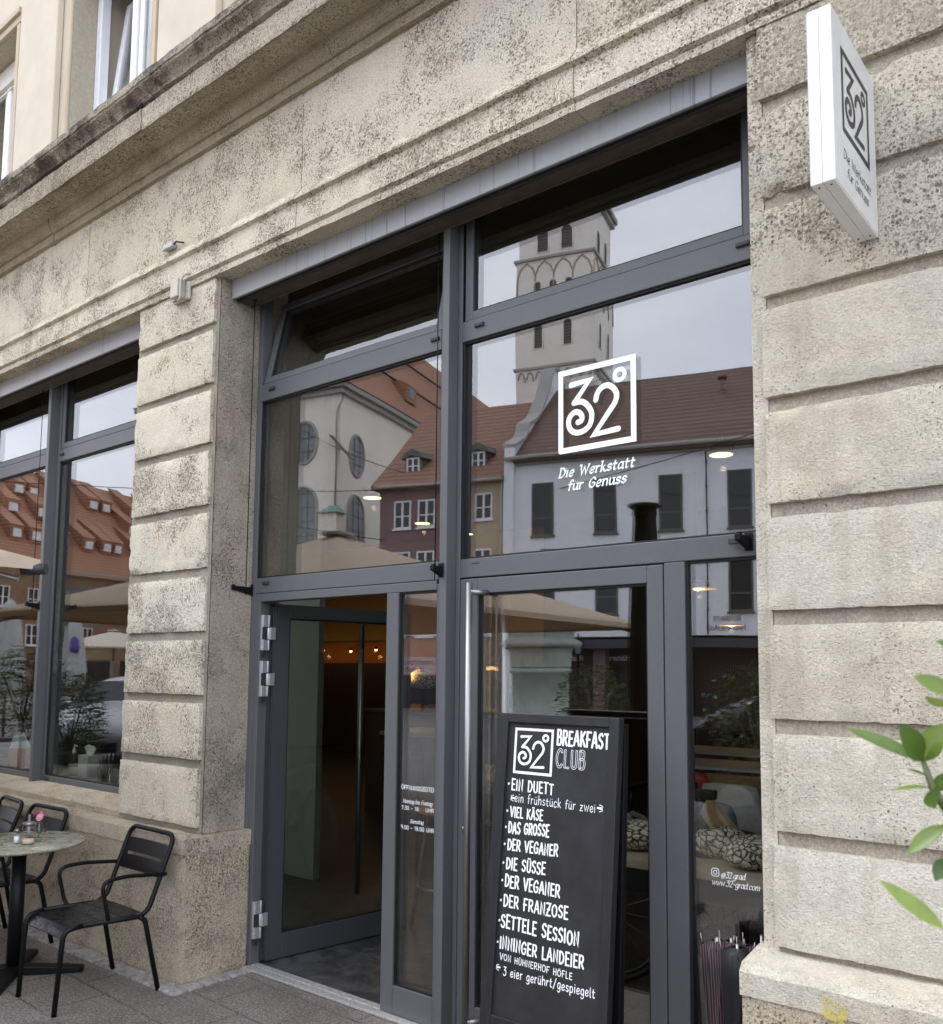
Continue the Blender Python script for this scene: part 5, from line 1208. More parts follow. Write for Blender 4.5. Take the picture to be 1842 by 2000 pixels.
# ---- things on the square
def fabric(nm, c, tr):
    N = NT(nm); f = N.noise(6, 4); col = N.mix(N.ramp(f, (.3, 0), (.7, 1)), c, [x * .86 for x in c]); N.color(col); N.set(Roughness=.9)
    tl = N.n('ShaderNodeBsdfTranslucent'); tl.inputs['Color'].default_value = (*tr, 1); ms = N.n('ShaderNodeMixShader'); ms.inputs[0].default_value = .2
    N.l(N.b.outputs[0], ms.inputs[1]); N.l(tl.outputs[0], ms.inputs[2]); N.l(ms.outputs[0], N.out.inputs['Surface']); return N.m
M['canopy'] = fabric('beige parasol cloth', (.66, .55, .42), (.80, .50, .20)); M['cream'] = fabric('cream parasol cloth', (.72, .66, .53), (.8, .65, .4)); M['whitecloth'] = fabric('white parasol cloth', (.72, .74, .70), (.5, .5, .45))
def parasol(lb, x, y, side, rz, ze, zp, mat, group, n=4):
    P = empty('parasol', lb, 'parasol', (x, y, 0), group, rz)
    def pt(k, t):
        a = 2 * math.pi * (k + .5) / n; r = side / 2 / math.cos(math.pi / n)
        return Vector((r * t * math.cos(a), r * t * math.sin(a), zp - (zp - ze) * t ** .93))
    m = MB(); q = 8
    for k in range(n):
        for i in range(q):
            t0, t1 = i / q, (i + 1) / q
            for j in range(q):
                def pp(t, s): 
                    p = pt(k, t).lerp(pt(k + 1, t), s); p.z -= .05 * math.sin(math.pi * s) * t; return p
                s0, s1 = j / q, (j + 1) / q
                if i == 0: m.f([m.v(pp(t0, 0)), m.v(pp(t1, s0)), m.v(pp(t1, s1))], True)
                else: m.f([m.v(pp(t0, s0)), m.v(pp(t1, s0)), m.v(pp(t1, s1)), m.v(pp(t0, s1))], True)
    for k in range(n):
        A, B = pt(k, 1), pt(k + 1, 1); m.f([m.v(A), m.v(B), m.v(B - Vector((0, 0, .05))), m.v(A - Vector((0, 0, .05)))])
    bmesh.ops.remove_doubles(m.bm, verts=m.bm.verts, dist=.001); o = m.build('canopy', mat, P)
    sm = o.modifiers.new('thickness', 'SOLIDIFY'); sm.thickness = .004
    for k in range(n):
        m = MB(); e = pt(k, 1.0); m.tube([(0, 0, zp - .12), e * .97 - Vector((0, 0, .035))], .014, 6); m.build('rib', 'steel', P)
        m = MB(); e = pt(k, 1.0); d = Vector((e.x, e.y, 0)).normalized(); a = e + d * .0 - Vector((0, 0, .05)); m.tube([a - d * .09, a + d * .03 + Vector((0, 0, .005))], .028, 8); m.build('corner_cap', 'frame_dark', P)
    m = MB(); m.tube([(0, 0, 0), (0, 0, zp)], .035, 12); m.build('mast', 'steel', P); m = MB(); m.lathe([(.16, 0), (.2, .02), (.02, .06), (0, .1)], (0, 0, zp - .02), 16); m.build('top_cap', 'whitecloth', P)
    m = MB(); m.box(-.4, .4, -.4, .4, 0, .07); m.build('foot', 'frame_dark', P, .01)
    return P
parasol('large square beige parasol over the terrace whose corner reaches into the photo at the left', -7.12, -.20, 4.95, R(-4.8), 2.13, 3.05, 'canopy', 'parasols of the square')
def far_parasols():
    parasol('cream parasol standing open far off by the painted house', -27.5, -9.0, 4.0, .4, 2.25, 2.8, 'cream', 'parasols of the square')
    parasol('second cream parasol beyond the parked car', -33.0, -6.0, 4.0, .2, 2.25, 2.8, 'cream', 'parasols of the square')
    for i, (x, y, lb) in enumerate(((-20.2, -2.5, 'folded white parasol nearest the left window, mirrored in the glass'), (-25.0, -6.4, 'folded white parasol with violet logo patch, mirrored in the left window'))):
        P = empty('folded_parasol', lb, 'parasol', (x, y, 0), 'parasols of the square')
        m = MB(); n = 22
        prof = [(.04, 3.05), (.12, 2.9), (.19, 2.5), (.25, 2.0), (.30, 1.5), (.29, 1.2), (.22, 1.02), (.12, .98)]
        rings = []
        for r, z in prof: rings.append([m.v((r * (1 + .28 * math.cos(11 * 2 * math.pi * k / n * 1.0)) * math.cos(2 * math.pi * k / n), r * (1 + .28 * (-1) ** k) * math.sin(2 * math.pi * k / n), z)) for k in range(n)])
        for A, B in zip(rings, rings[1:]):
            for k in range(n): m.f([A[k], A[(k + 1) % n], B[(k + 1) % n], B[k]], True)
        m.f(rings[0]); m.f(rings[-1][::-1]); m.build('cloth', 'whitecloth', P)
        m = MB(); m.tube([(0, 0, 0), (0, 0, 3.1)], .035, 10); m.build('mast', 'steel', P); m = MB(); m.box(-.4, .4, -.4, .4, 0, .08); m.build('foot', 'frame_dark', P)
        if i: m = MB(); m.lathe([(.02, 0), (.12, .05), (.13, .2), (.1, .4), (.02, .46)], (.24, .12, 2.0), 14, sx=.9); m.build('logo_patch', plain('violet logo patch', (.08, .05, .25), .8), P)
far_parasols()
P = empty('folded_parasol', 'dark folded parasol with flared top, mirrored above the right side light', 'parasol', (-2.95, .72, 0), 'parasols of the square'); m = MB(); n = 20; rings = []
for r, z in ((.075, 2.74), (.078, 2.70), (.072, 2.66), (.086, 2.4), (.10, 2.1), (.112, 1.75), (.105, 1.45), (.07, 1.25)): rings.append([m.v((r * (1 + .14 * (-1) ** k) * math.cos(2 * math.pi * k / n), r * (1 + .14 * (-1) ** k) * math.sin(2 * math.pi * k / n), z)) for k in range(n)])
for A, Bq in zip(rings, rings[1:]):
    for k in range(n): m.f([A[k], A[(k + 1) % n], Bq[(k + 1) % n], Bq[k]], True)
m.f(rings[0]); m.f(rings[-1][::-1]); m.build('cloth', plain('dark olive parasol cloth', (.018, .019, .012), .8), P)
m = MB(); m.lathe([(.0, 2.745), (.115, 2.75), (.12, 2.765), (.0, 2.79)], n=24); m.build('top_cap', plain('brown parasol cap', (.09, .05, .03), .5), P); m = MB(); m.tube([(0, 0, 0), (0, 0, 2.74)], .022, 10); m.build('mast', 'blackmetal', P); m = MB(); m.box(-.28, .28, -.28, .28, 0, .06); m.build('foot', 'frame_dark', P)
def column():
    S = empty('advertising_column', 'round advertising column with fluted band and moulded cap, mirrored in the door', 'advertising column', (-12.54, 6.24 - 18.08, 0))
    g = plain('pale green plastered column', (.42, .46, .40), .85, 0, .12, 4); m = MB(); m.lathe([(.74, 0), (.74, .3), (.68, .32), (.68, 1.55), (.74, 1.57), (.74, 1.66), (.69, 1.68)], n=40); m.build('shaft', g, S)
    m = MB(); n = 56; rings = []
    for r, z in ((.66, 1.681), (.70, 1.72), (.71, 2.1), (.76, 2.16)): rings.append([m.v((r * (1 + .035 * (k % 2)) * math.cos(2 * math.pi * k / n), r * (1 + .035 * (k % 2)) * math.sin(2 * math.pi * k / n), z)) for k in range(n)])
    for A, B in zip(rings, rings[1:]):
        for k in range(n): m.f([A[k], A[(k + 1) % n], B[(k + 1) % n], B[k]])
    m.build('fluted_band', g, S)
    m = MB(); m.lathe([(.60, 2.16), (.95, 2.2), (1.0, 2.3), (.78, 2.42), (.80, 2.55), (1.02, 2.66), (1.05, 2.76), (.9, 2.85), (.3, 3.02), (0, 3.05)], n=40); m.build('cap', g, S)
column()
def lamp():
    S = empty('street_lamp', 'old fashioned black lantern post before the white building', 'street lamp', (-17.7, 6.24 - 27.86, 0))
    m = MB(); m.lathe([(.13, 0), (.14, .25), (.07, .4), (.05, 1.2), (.045, 2.2), (.08, 2.24), (0, 2.26)], n=14); m.build('post', 'blackmetal', S)
    m = MB(); m.lathe([(.10, 2.26), (.17, 2.62), (0, 2.62)], n=6, smooth=False); m.build('lantern_glass', 'win_grey', S); m = MB(); m.lathe([(.24, 2.62), (.2, 2.68), (.1, 2.82), (.05, 2.86), (.02, 3.0), (0, 3.02)], n=6, smooth=False); m.build('lantern_roof', 'blackmetal', S)
lamp()
def wires():
    L = [((.6, 1.9, 8.6), (-26, -16, 10.2), 'long overhead cable passing in front of the white building roof'), ((24, -8, 9.6), (4.2, -.1, 9.0), 'overhead cable anchored to the purple house eaves'), ((14.2, 5.6, 14.3), (4.4, -.2, 9.7), 'overhead cable from the oval church window to the purple house'),
         ((13.6, 5.5, 8.0), (-26, -9, 5.0), 'low overhead cable crossing the white facade windows'), ((30, -8, 12.5), (44, 10, 15.2), 'overhead tram cable above the painted house roof'), ((22, -16, 11), (50, 2, 14.0), 'second overhead tram cable above the painted house roof'), ((16, 2, 9.4), (5.4, -.1, 7.0), 'overhead cable sloping from the church to the purple wall')]
    for a, b, lb in L:
        A, B = Vector(TT(*a)), Vector(TT(*b)); P = [A.lerp(B, t) - Vector((0, 0, .9 * 4 * t * (1 - t) * (A - B).length / 60)) for t in [i / 14 for i in range(15)]]
        m = MB(); m.tube([p - A for p in P], .016, 5); o = m.build('overhead_cable', 'blackmetal'); o.location = A; tag(o, lb, 'cable', 'overhead cables of the square')
wires()

def make_car(lb, paint, loc, rz):
    C = empty('parked_car', lb, 'car', loc, 'cars parked on the square', rz)
    # stations along x (front = +x): x, floor z, shoulder z, roof z (0: bonnet), half width at shoulder, half width at roof
    ST = [(-2.12, .38, .78, .80, .62, .55), (-2.02, .28, .92, .98, .80, .62), (-1.75, .24, .98, 1.22, .86, .60), (-1.2, .22, .98, 1.44, .89, .60), (-.4, .2, .96, 1.48, .90, .61), (.3, .2, .95, 1.45, .90, .60), (.62, .2, .94, 1.36, .90, .58), (1.12, .22, .93, .98, .89, .70), (1.7, .24, .86, .89, .86, .70), (2.02, .26, .76, .78, .76, .62), (2.12, .34, .62, .66, .62, .55)]
    m = MB(); rings = []
    for x, zf, zs, zr, hs, hr in ST:
        half = [(0, zf), (hs * .86, zf), (hs, zf + .12), (hs * 1.01, (zf + zs) / 2), (hs * .98, zs), (hr + (hs - hr) * .35, zs + (zr - zs) * .55), (hr, zr - .03), (hr * .55, zr), (0, zr + .01)]
        P = half + [(-y, z) for y, z in half[-2:0:-1]]; rings.append([m.v((x, y, z)) for y, z in P])
    n = len(rings[0]); 
    for A, B in zip(rings, rings[1:]):
        for k in range(n): m.f([A[k], A[(k + 1) % n], B[(k + 1) % n], B[k]], True)
    m.f(rings[0]); m.f(rings[-1][::-1]); b = m.build('body', paint, C); s_ = b.modifiers.new('sub', 'SUBSURF'); s_.levels = 1; s_.render_levels = 1
    gm = plain('dark car glass', (.01, .011, .012), .04, 0, 0, 1)
    for s in (1, -1):
        m = MB(); m.hexa([(-1.45, s * .872, 1.0), (.70, s * .885, .98), (.28, s * .70, 1.36), (-1.15, s * .69, 1.36)], [(-1.45, s * .885, 1.0), (.70, s * .897, .98), (.28, s * .712, 1.37), (-1.15, s * .70, 1.37)]); m.build('side_window', gm, C)
        m = MB(); m.box(1.95, 2.10, s * .62 - .12, s * .62 + .12, .60, .72); m.build('headlight', 'thinglass' if False else 'white', C, .03)
        m = MB(); m.box(.55, .70, s * .95 - .08, s * .95 + .08, .95, 1.08); m.build('wing_mirror', paint, C, .03)
        for x in (-1.3, 1.35):
            m = MB(); rr = .32
            for v in m.bm.verts: pass
            m.tube([(x, s * .70, rr), (x, s * .91, rr)], rr, 28); w_ = m.build('wheel', 'black', C, .02); m = MB(); m.tube([(x, s * .90, rr), (x, s * .925, rr)], .2, 16); m.build('rim', 'hinge', w_)
    m = MB(); m.hexa([(1.14, -.66, .985), (1.14, .66, .985), (.58, .52, 1.375), (.58, -.52, 1.375)], [(1.155, -.66, 1.0), (1.155, .66, 1.0), (.595, .52, 1.39), (.595, -.52, 1.39)]); m.build('windscreen', gm, C)
    m = MB(); m.box(2.06, 2.15, -.42, .42, .44, .58); m.build('grille', 'black', C, .02); m = MB(); m.box(2.06, 2.14, -.7, .7, .30, .40); m.build('bumper', 'frame_dark', C, .02)
    return C
def carpaint(nm, c): return plain(nm, c, .18, 0, .03, 3)
make_car('silver car with its bonnet towards the cafe, mirrored in the left window', carpaint('silver car paint', (.30, .31, .33)), (-13.2, -1.6, 0), R(50))
make_car('black parked car mirrored low in the door panes and right side light', carpaint('black car paint', (.012, .012, .014)), (-2.2, -3.0, 0), R(3))

def bush(name, lb, x, y, r, h, n, seed, mat):
    P = empty(name, lb, 'plant', (x, y, 0), 'planted tubs of the terrace'); random.seed(seed); m = MB()
    for i in range(n):
        d = Vector((random.gauss(0, 1), random.gauss(0, 1), random.gauss(0, 1))).normalized() * random.uniform(.35, 1) ** .6
        c = Vector((d.x * r, d.y * r, h + d.z * r * 1.25)); c += Vector([nz3(*c, 2.5, k) * .12 for k in range(3)])
        u = Vector((random.gauss(0, 1), random.gauss(0, 1), random.gauss(0, .6))).normalized(); v = u.orthogonal().normalized(); L = random.uniform(.05, .085)
        m.f([m.v(c), m.v(c + u * L * .5 + v * L * .17), m.v(c + u * L), m.v(c + u * L * .5 - v * L * .17)])
    m.build('foliage', mat, P, recalc=False); m = MB(); m.tube([(0, 0, .3), (.02, .01, h * .7), (0, 0, h)], .02, 7); 
    for k in range(5): m.tube([(0, 0, h * .7), (r * .6 * math.cos(k * 1.3), r * .6 * math.sin(k * 1.3), h + r * .4)], .009, 5)
    m.build('stem', 'oliveframe', P); m = MB(); m.lathe([(0, 0), (.2, 0), (.26, .42), (.27, .46), (.23, .46), (.22, .4), (0, .4)], n=24); m.build('tub', plain('dark planter tub', (.05, .05, .052), .6), P)
lf = NT('olive bush leaves'); g_ = lf.n('ShaderNodeNewGeometry').outputs['Random Per Island']; lf.color(lf.ramp(g_, (0, (.07, .10, .035)), (1, (.26, .32, .14)))); lf.set(Roughness=.5)
for i, (x, y, r, h, lb) in enumerate(((-10.05, 1.7, .42, 1.35, 'tall olive bush mirrored in the leftmost window pane'), (-8.95, 1.72, .38, 1.05, 'bushy olive tub beside the folded parasol'), (-6.2, -3.9, .5, 1.15, 'olive bush mirrored in the door glass above the chalkboard'), (-2.9, -1.15, .45, 1.2, 'olive bush mirrored in the middle of the right side light'))): bush('tub_bush', lb, x, y, r, h, 1500, i + 3, lf.m)
# ------------------------------------------------------------------ inside the cafe
def room():
    N = NT('dark slate floor tiles'); v = N.n('ShaderNodeTexBrick', Scale=1.0, Mortar__Size=0.004); v.inputs['Brick Width'].default_value = .6; v.inputs['Row Height'].default_value = .6; v.offset = 0.5
    v.inputs['Color1'].default_value = (.075, .075, .074, 1); v.inputs['Color2'].default_value = (.055, .055, .056, 1); v.inputs['Mortar'].default_value = (.10, .10, .095, 1); N.l(N.mapping((1, 1, 1), (0, 0, R(2))), v.inputs['Vector'])
    c = N.mix(N.ramp(N.noise(4.5, 6, .72, None, 1.5), (.40, .9), (.58, 0)), v.outputs['Color'], (.022, .022, .022)); N.color(c); N.set(Roughness=.42); N.bump(N.noise(9, 5), .25, .004)
    m = MB(); m.box(-17, 2.5, 3.166, 12, -.15, .006); m.build('cafe_floor', N.m, BLD)
    m = MB(); m.box(-17, 2.5, 3.34, 12, 3.95, 4.0); m.build('cafe_ceiling', plain('dark brown ceiling paint', (.085, .075, .052), .9), BLD)
    N = NT('dark slatted wood wall'); w_ = N.n('ShaderNodeTexWave', Scale=9, _bands_direction='X'); N.l(N.oc(), w_.inputs['Vector'])
    N.color(N.mix(N.ramp(w_.outputs['Fac'], (.2, 0), (.4, 1)), (.008, .005, .004), (.075, .030, .020))); N.set(Roughness=.6)
    m = MB(); m.box(-17, 2.5, 11.9, 12, 0, 1.72); m.box(-17, -16.9, 3.3, 11.899, 0, 1.72); m.box(-17, -12, 3.2, 3.299, 0, 3.95); m.build('slat_wall', N.m, BLD)
    m = MB(); m.box(-16.9, -8.2, 11.85, 12, 1.721, 2.12); m.build('orange_band', plain('burnt orange wall band', (.50, .16, .03), .8), BLD)
    m = MB(); m.box(-8.19, 2.5, 11.9, 12, 1.721, 3.95); m.build('back_wall', plain('dark brown back wall paint', (.05, .04, .03), .9), BLD); m = MB(); m.box(-16.9, -8.2, 11.9, 12, 2.121, 3.95); m.box(-17, -16.9, 3.3, 11.899, 1.721, 3.95); m.build('ochre_wall', plain('ochre wall paint', (.50, .30, .09), .9), BLD)
    m = MB(); m.box(2.4, 2.5, 3.3, 11.899, 0, 3.95); m.build('side_wall', plain('grey brown wall paint', (.20, .17, .13), .9), BLD)
    m = MB(); m.box(-6.0, -5.29, 4.62, 4.68, 0.006, 3.95); m.build('inner_pier', plain('grey green wall paint', (.27, .28, .245), .9, 0, .05, 3), BLD)
    m = MB(); m.box(-5.3, -5.22, 4.56, 4.615, .12, 1.05)
    return
room()
# ceiling lights: the pale discs in the upper panes
for i, (x, y, lb) in enumerate(((-3.48, 8.07, 'round pendant light seen through the upper right pane'), (-7.76, 7.58, 'round pendant light seen left of the purple house reflection'), (-8.55, 9.36, 'round pendant light beside the middle mullion'), (-8.68, 10.5, 'round pendant light furthest back behind the mullion'))):
    L = empty('ceiling_light', lb, 'lamp', (x, y, 3.70), 'ceiling lights of the cafe')
    m = MB(); m.lathe([(.12, .0), (.12, .1), (.015, .12), (.015, .249), (0, .249)], n=28); m.build('lamp_body', 'brownboard', L)
    m = MB(); m.lathe([(.11, -.004), (0, -.006)], n=28); m.build('lamp_face', 'lamp', L)
    d = bpy.data.lights.new('lamp_light', 'POINT'); d.energy = 1.6; d.color = (1, .70, .38); d.shadow_soft_size = .15; o = bpy.data.objects.new('lamp_light', d); COL.objects.link(o); d.shadow_soft_size = .03; o.parent = L; o.location = (0, 0, -.12)
for x, y, z, lb, w_, h in ((-4.6, 10.9, 2.2, 'warm pendant lamp hanging low inside the right side light', .16, .12), (-4.45, 9.6, 2.56, 'shallow paper lamp shade near the top of the right side light', .22, .09)):
    L = empty('pendant_lamp', lb, 'lamp', (x, y, z), 'pendant lamps of the cafe'); m = MB(); m.lathe([(w_, 0), (w_ * .75, h), (.02, h + .02), (0, h + .02)], n=26); m.build('lamp_shade', plain('cream lamp shade', (.6, .5, .35), .7), L)
    m = MB(); m.lathe([(0, -.02), (.05, .0), (.05, .05), (0, .06)], n=16); m.build('bulb', 'lamp', L); m = MB(); m.tube([(0, 0, h), (0, 0, 3.94 - z)], .006, 6); m.build('cord', 'black', L)
    d = bpy.data.lights.new('pendant_light', 'POINT'); d.energy = 2.2; d.color = (1, .64, .3); d.shadow_soft_size = .03; o = bpy.data.objects.new('pendant_light', d); COL.objects.link(o); o.parent = L; o.location = (0, 0, -.08)
for i, (x, y, z) in enumerate(((-13.5, 11.3, 1.93), (-12.8, 11.3, 1.96), (-12.05, 11.3, 1.94), (-11.4, 11.3, 1.96))):
    L = empty('wall_spot', 'small warm spot before the orange wall band', 'spotlight', (x, y, z), 'spots on the orange band')
    m = MB(); m.lathe([(.02, 0), (.03, .05), (0, .06)], n=12); m.build('spot_body', 'frame_dark', L); m = MB(); m.lathe([(.0, -.002), (.026, -.001), (.018, -.02), (0, -.026)], n=12); m.build('spot_bulb', 'bulb', L)
    d = bpy.data.lights.new('spot_light', 'POINT'); d.energy = .7; d.color = (1, .6, .25); d.shadow_soft_size = .04; o = bpy.data.objects.new('spot_light', d); COL.objects.link(o); o.parent = L; o.location = (0, .15, -.1)
wood = plain('oiled oak', (.30, .17, .075), .5, 0, .2, 12); darkwood = plain('dark stained wood', (.045, .028, .02), .5)
# display shelf with loaves
S = empty('display_shelf', 'wooden display shelf with black apron behind the right door panes', 'shelf', (-1.7, 3.6, 0))
m = MB(); m.box(-.75, .62, -.26, .26, .795, .83); m.build('shelf_top', plain('pale birch shelf', (.42, .36, .26), .5, 0, .12, 20), S, .003)
m = MB(); m.box(-.74, .61, -.255, -.235, .70, .794); m.build('apron', 'black', S)
for x in (-.72, .58):
    for y in (-.22, .22): m = MB(); m.box(x - .015, x + .015, y - .015, y + .015, .006, .794); m.build('leg', 'blackmetal', S)
N = NT('floured cracked bread crust'); v = N.n('ShaderNodeTexVoronoi', Scale=34.0, _feature='DISTANCE_TO_EDGE'); nn = N.noise(9, 3, .6); mv = N.n('ShaderNodeVectorMath', _operation='MULTIPLY_ADD')
nd = N.n('ShaderNodeTexNoise', Scale=12.0); N.l(N.oc(), nd.inputs['Vector']); N.l(nd.outputs['Color'], mv.inputs[0]); mv.inputs[1].default_value = (.09, .09, .09); N.l(N.oc(), mv.inputs[2]); N.l(mv.outputs[0], v.inputs['Vector'])
N.color(N.mix(N.ramp(v.outputs['Distance'], (.03, 0), (.16, 1)), (.045, .03, .015), (.80, .76, .62))); N.set(Roughness=.9); N.bump(v.outputs['Distance'], .7, .02)
for x, y, a, rx, lb in ((-1.965, 3.55, 10, 1, 'round cracked loaf left of the door post on the shelf'), (-1.60, 3.64, 40, .85, 'cracked loaf beside the kraft paper cone'), (-1.405, 3.53, 75, 1.0, 'cracked loaf furthest right on the shelf by the stone pier')):
    m = MB(); prof = [(0, 0), (.075, .004), (.115, .028), (.128, .06), (.118, .09), (.085, .115), (.04, .126), (0, .128)]; m.lathe([(r * (rx), z * .95) for r, z in prof], n=36, sx=1.15, sy=.9)
    for vv in m.bm.verts:
        k = nz3(*vv.co, 14, x * 9); vv.co += Vector((vv.co.x, vv.co.y, vv.co.z * .5)) * .09 * k
    o = m.build('bread_loaf', N.m); o.location = (x, y, .831); o.rotation_euler = (0, 0, R(a)); tag(o, lb, 'bread', 'cracked loaves in the window')
P = empty('paper_cone', 'tan kraft paper cone lying behind the loaves', 'paper cone', (-1.60, 3.72, .832)); m = MB(); m.hexa([(-.10, -.03, 0), (.11, -.03, 0), (.11, .08, 0), (-.10, .08, 0)], [(-.125, .0, .21), (-.075, .0, .215), (-.075, .03, .215), (-.125, .03, .21)]); m.build('cone_paper', plain('tan kraft paper', (.48, .33, .17), .8), P, .006)
P = empty('bottle_bag', 'clear plastic bag with a red and white bottle behind the loaf', 'bag', (-1.93, 3.72, .832)); m = MB(); m.lathe([(0, 0), (.055, 0), (.06, .05), (.058, .14), (.035, .2), (.02, .22), (.03, .25), (0, .25)], n=18); m.build('bag_film', 'thinglass', P, recalc=True); m = MB(); m.lathe([(0, .004), (.03, .004), (.03, .15), (.012, .19), (0, .19)], n=16); m.build('bottle', plain('white bottle', (.6, .58, .58), .4), P); m = MB(); m.lathe([(.0305, .08), (.0308, .12)], n=16); m.build('bottle_band', plain('red label band', (.4, .03, .03), .5), P)
P = empty('phone_clamp', 'black jointed phone clamp on a stand behind the door pane', 'clamp', (-1.66, 3.60, .832)); m = MB(); m.tube(fillet_path([(.02, 0, 0), (.03, 0, .1), (-.03, 0, .17), (.01, 0, .25)], .02), .012, 10); m.build('clamp_arm', 'black', P); m = MB(); m.box(-.06, .06, -.02, .02, .235, .275); m.box(-.065, -.03, -.025, .025, .20, .30); m.build('clamp_head', 'black', P, .006); m = MB(); m.lathe([(.05, 0), (.045, .02), (0, .025)], n=16); m.build('clamp_foot', 'black', P)
# chairs and tables
def shell_chair(lb, mat, x, y, rz, h=.44, quilt=False):
    C = empty('shell_chair', lb, 'chair', (x, y, .006), 'cafe chairs inside', R(rz))
    m = MB(); n = 14; rows = []
    prof = [(-.21, .455), (-.12, .44), (.02, .435), (.14, .445), (.20, .50), (.235, .62), (.255, .76), (.262, .82)]
    for k, (y0, z) in enumerate(prof):
        w_ = .225 if k < 6 else (.215 if k == 6 else .19); rows.append([m.v((w_ * (2 * i / n - 1), y0 - .05 * (abs(2 * i / n - 1) ** 2) * (1 if k > 3 else 0), z + .025 * (abs(2 * i / n - 1) ** 3) * (1 if k < 4 else -.6))) for i in range(n + 1)])
    for A, B in zip(rows, rows[1:]):
        for i in range(n): m.f([A[i], A[i + 1], B[i + 1], B[i]], True)
    o = m.build('shell', mat, C); s_ = o.modifiers.new('thick', 'SOLIDIFY'); s_.thickness = .012 if not quilt else .04; 
    for sx in (-1, 1):
        for sy, yb in ((-1, -.22), (1, .2)): m = MB(); m.tube([(sx * .12, yb * .5, .43), (sx * .21, yb, 0)], .011, 8); m.build('leg', 'blackmetal', C)
    return C
shell_chair('white shell chair inside behind the phone clamp', plain('white shell plastic', (.62, .62, .58), .4), -2.62, 6.3, 184); shell_chair('red rounded shell chair inside the right pane', plain('red shell plastic', (.50, .045, .03), .4), -3.2, 6.85, 176)
shell_chair('grey quilted chair leaning behind the paper cone', plain('grey quilted leather', (.13, .14, .135), .5, 0, .1, 30, .4), -2.33, 5.4, 165, quilt=True)
def inner_table(lb, x, y, w_, d, rz=0, mat=wood, h=.73):
    T = empty('cafe_table', lb, 'table', (x, y, .006), 'tables inside the cafe', R(rz)); m = MB(); m.box(-w_ / 2, w_ / 2, -d / 2, d / 2, h - .03, h); m.build('table_top', mat, T, .004)
    for sx in (-1, 1):
        for sy in (-1, 1): m = MB(); m.box(sx * (w_ / 2 - .05) - .02, sx * (w_ / 2 - .05) + .02, sy * (d / 2 - .05) - .02, sy * (d / 2 - .05) + .02, 0, h - .031); m.build('leg', 'blackmetal', T)
    return T
inner_table('oak table inside behind the white shell chair', -2.75, 7.0, 1.2, .75); pt_ = plain('pale table top', (.72, .73, .75), .3); inner_table('nearer pale topped table deep inside the right pane', -3.35, 8.25, 1.3, .75, 4, pt_); inner_table('pale topped table far inside on the right', -4.1, 9.7, 1.4, .75, 0, pt_); inner_table('table behind the left window with glasses on it', -6.75, 3.66, 1.3, .62, 0, plain('grey table laminate', (.34, .33, .31), .4), .755); inner_table('high bar table behind the opening hours', -4.55, 5.1, .55, .55, 10, wood, 1.14)
def stool(lb, x, y):
    C = empty('bar_stool', lb, 'stool', (x, y, .006), 'bar stools inside'); m = MB(); m.lathe([(0, .70), (.17, .70), (.175, .72), (.16, .74), (0, .745)], n=28); m.build('seat', plain('orange brown wood seat', (.32, .13, .06), .5), C)
    for k in range(4): m = MB(); a = k * 1.57 + .6; m.tube([(.1 * math.cos(a), .1 * math.sin(a), .70), (.2 * math.cos(a), .2 * math.sin(a), 0)], .014, 8); m.build('leg', darkwood, C)
    m = MB(); m.tube([(.165 * math.cos(a), .165 * math.sin(a), .25) for a in [i * .3 for i in range(21)]], .008, 6, True); m.build('foot_ring', 'steel', C)
stool('wooden bar stool standing behind the opening hours pane', -3.75, 4.35); stool('wooden bar stool deeper in by the bread counter', -4.9, 6.2)
# bread counter glowing at the back, staff behind it
S = empty('bread_counter', 'dark counter with lit bread shelves at the back of the cafe', 'counter', (-6.2, 7.2, .006)); m = MB(); m.box(-1.2, 1.0, 0, .55, 0, 1.12); m.build('counter_body', darkwood, S, .006); m = MB(); m.box(-1.22, 1.02, -.02, .57, 1.121, 1.15); m.build('counter_top', 'steel', S)
m = MB(); m.box(-1.2, .6, .50, .52, 1.2, 1.75); m.build('back_glass', 'thinglass', S)
d = bpy.data.lights.new('counter_light', 'POINT'); d.energy = 5; d.color = (1, .6, .24); d.shadow_soft_size = .1; o = bpy.data.objects.new('counter_light', d); COL.objects.link(o); o.parent = S; o.location = (-.35, -.2, 1.55)
bc = plain('golden bread rolls', (.55, .27, .08), .7, 0, .35, 30, .6); random.seed(9)
for i in range(16):
    m = MB(); m.lathe([(0, 0), (.055, .004), (.07, .03), (.055, .06), (0, .075)], n=14, sx=1.4, sy=.8); o = m.build('bread_roll', bc); o.location = (-6.95 + .095 * i + random.uniform(-.01, .01), 7.36 + random.uniform(-.08, .08), 1.158); o.rotation_euler = (0, 0, random.uniform(0, 3)); tag(o, 'golden roll in the lit row on the bread counter', 'bread roll', 'rolls on the bread counter')
m = MB(); m.lathe([(0, 0), (.13, .01), (.18, .07), (.16, .14), (.08, .2), (0, .21)], n=26, sx=1.2, sy=.7); o = m.build('display_loaf', N.m); o.location = (-6.45, 7.1, 1.40); tag(o, 'big cracked display loaf above the bread counter', 'bread')
m = MB(); m.tube([(-6.45, 7.1, 1.152), (-6.45, 7.1, 1.41)], .015, 8); o = m.build('loaf_stand', 'blackmetal'); tag(o, 'thin black stand under the big display loaf', 'stand')
B = empty('bread_basket', 'wicker basket of sliced bread behind the right door glass', 'basket', (-3.95, 5.05, .80)); m = MB(); m.lathe([(0, 0), (.12, 0), (.16, .1), (.15, .1), (.115, .012), (0, .012)], n=24); m.build('basket', plain('wicker', (.28, .15, .05), .8, 0, .3, 90, .8), B)
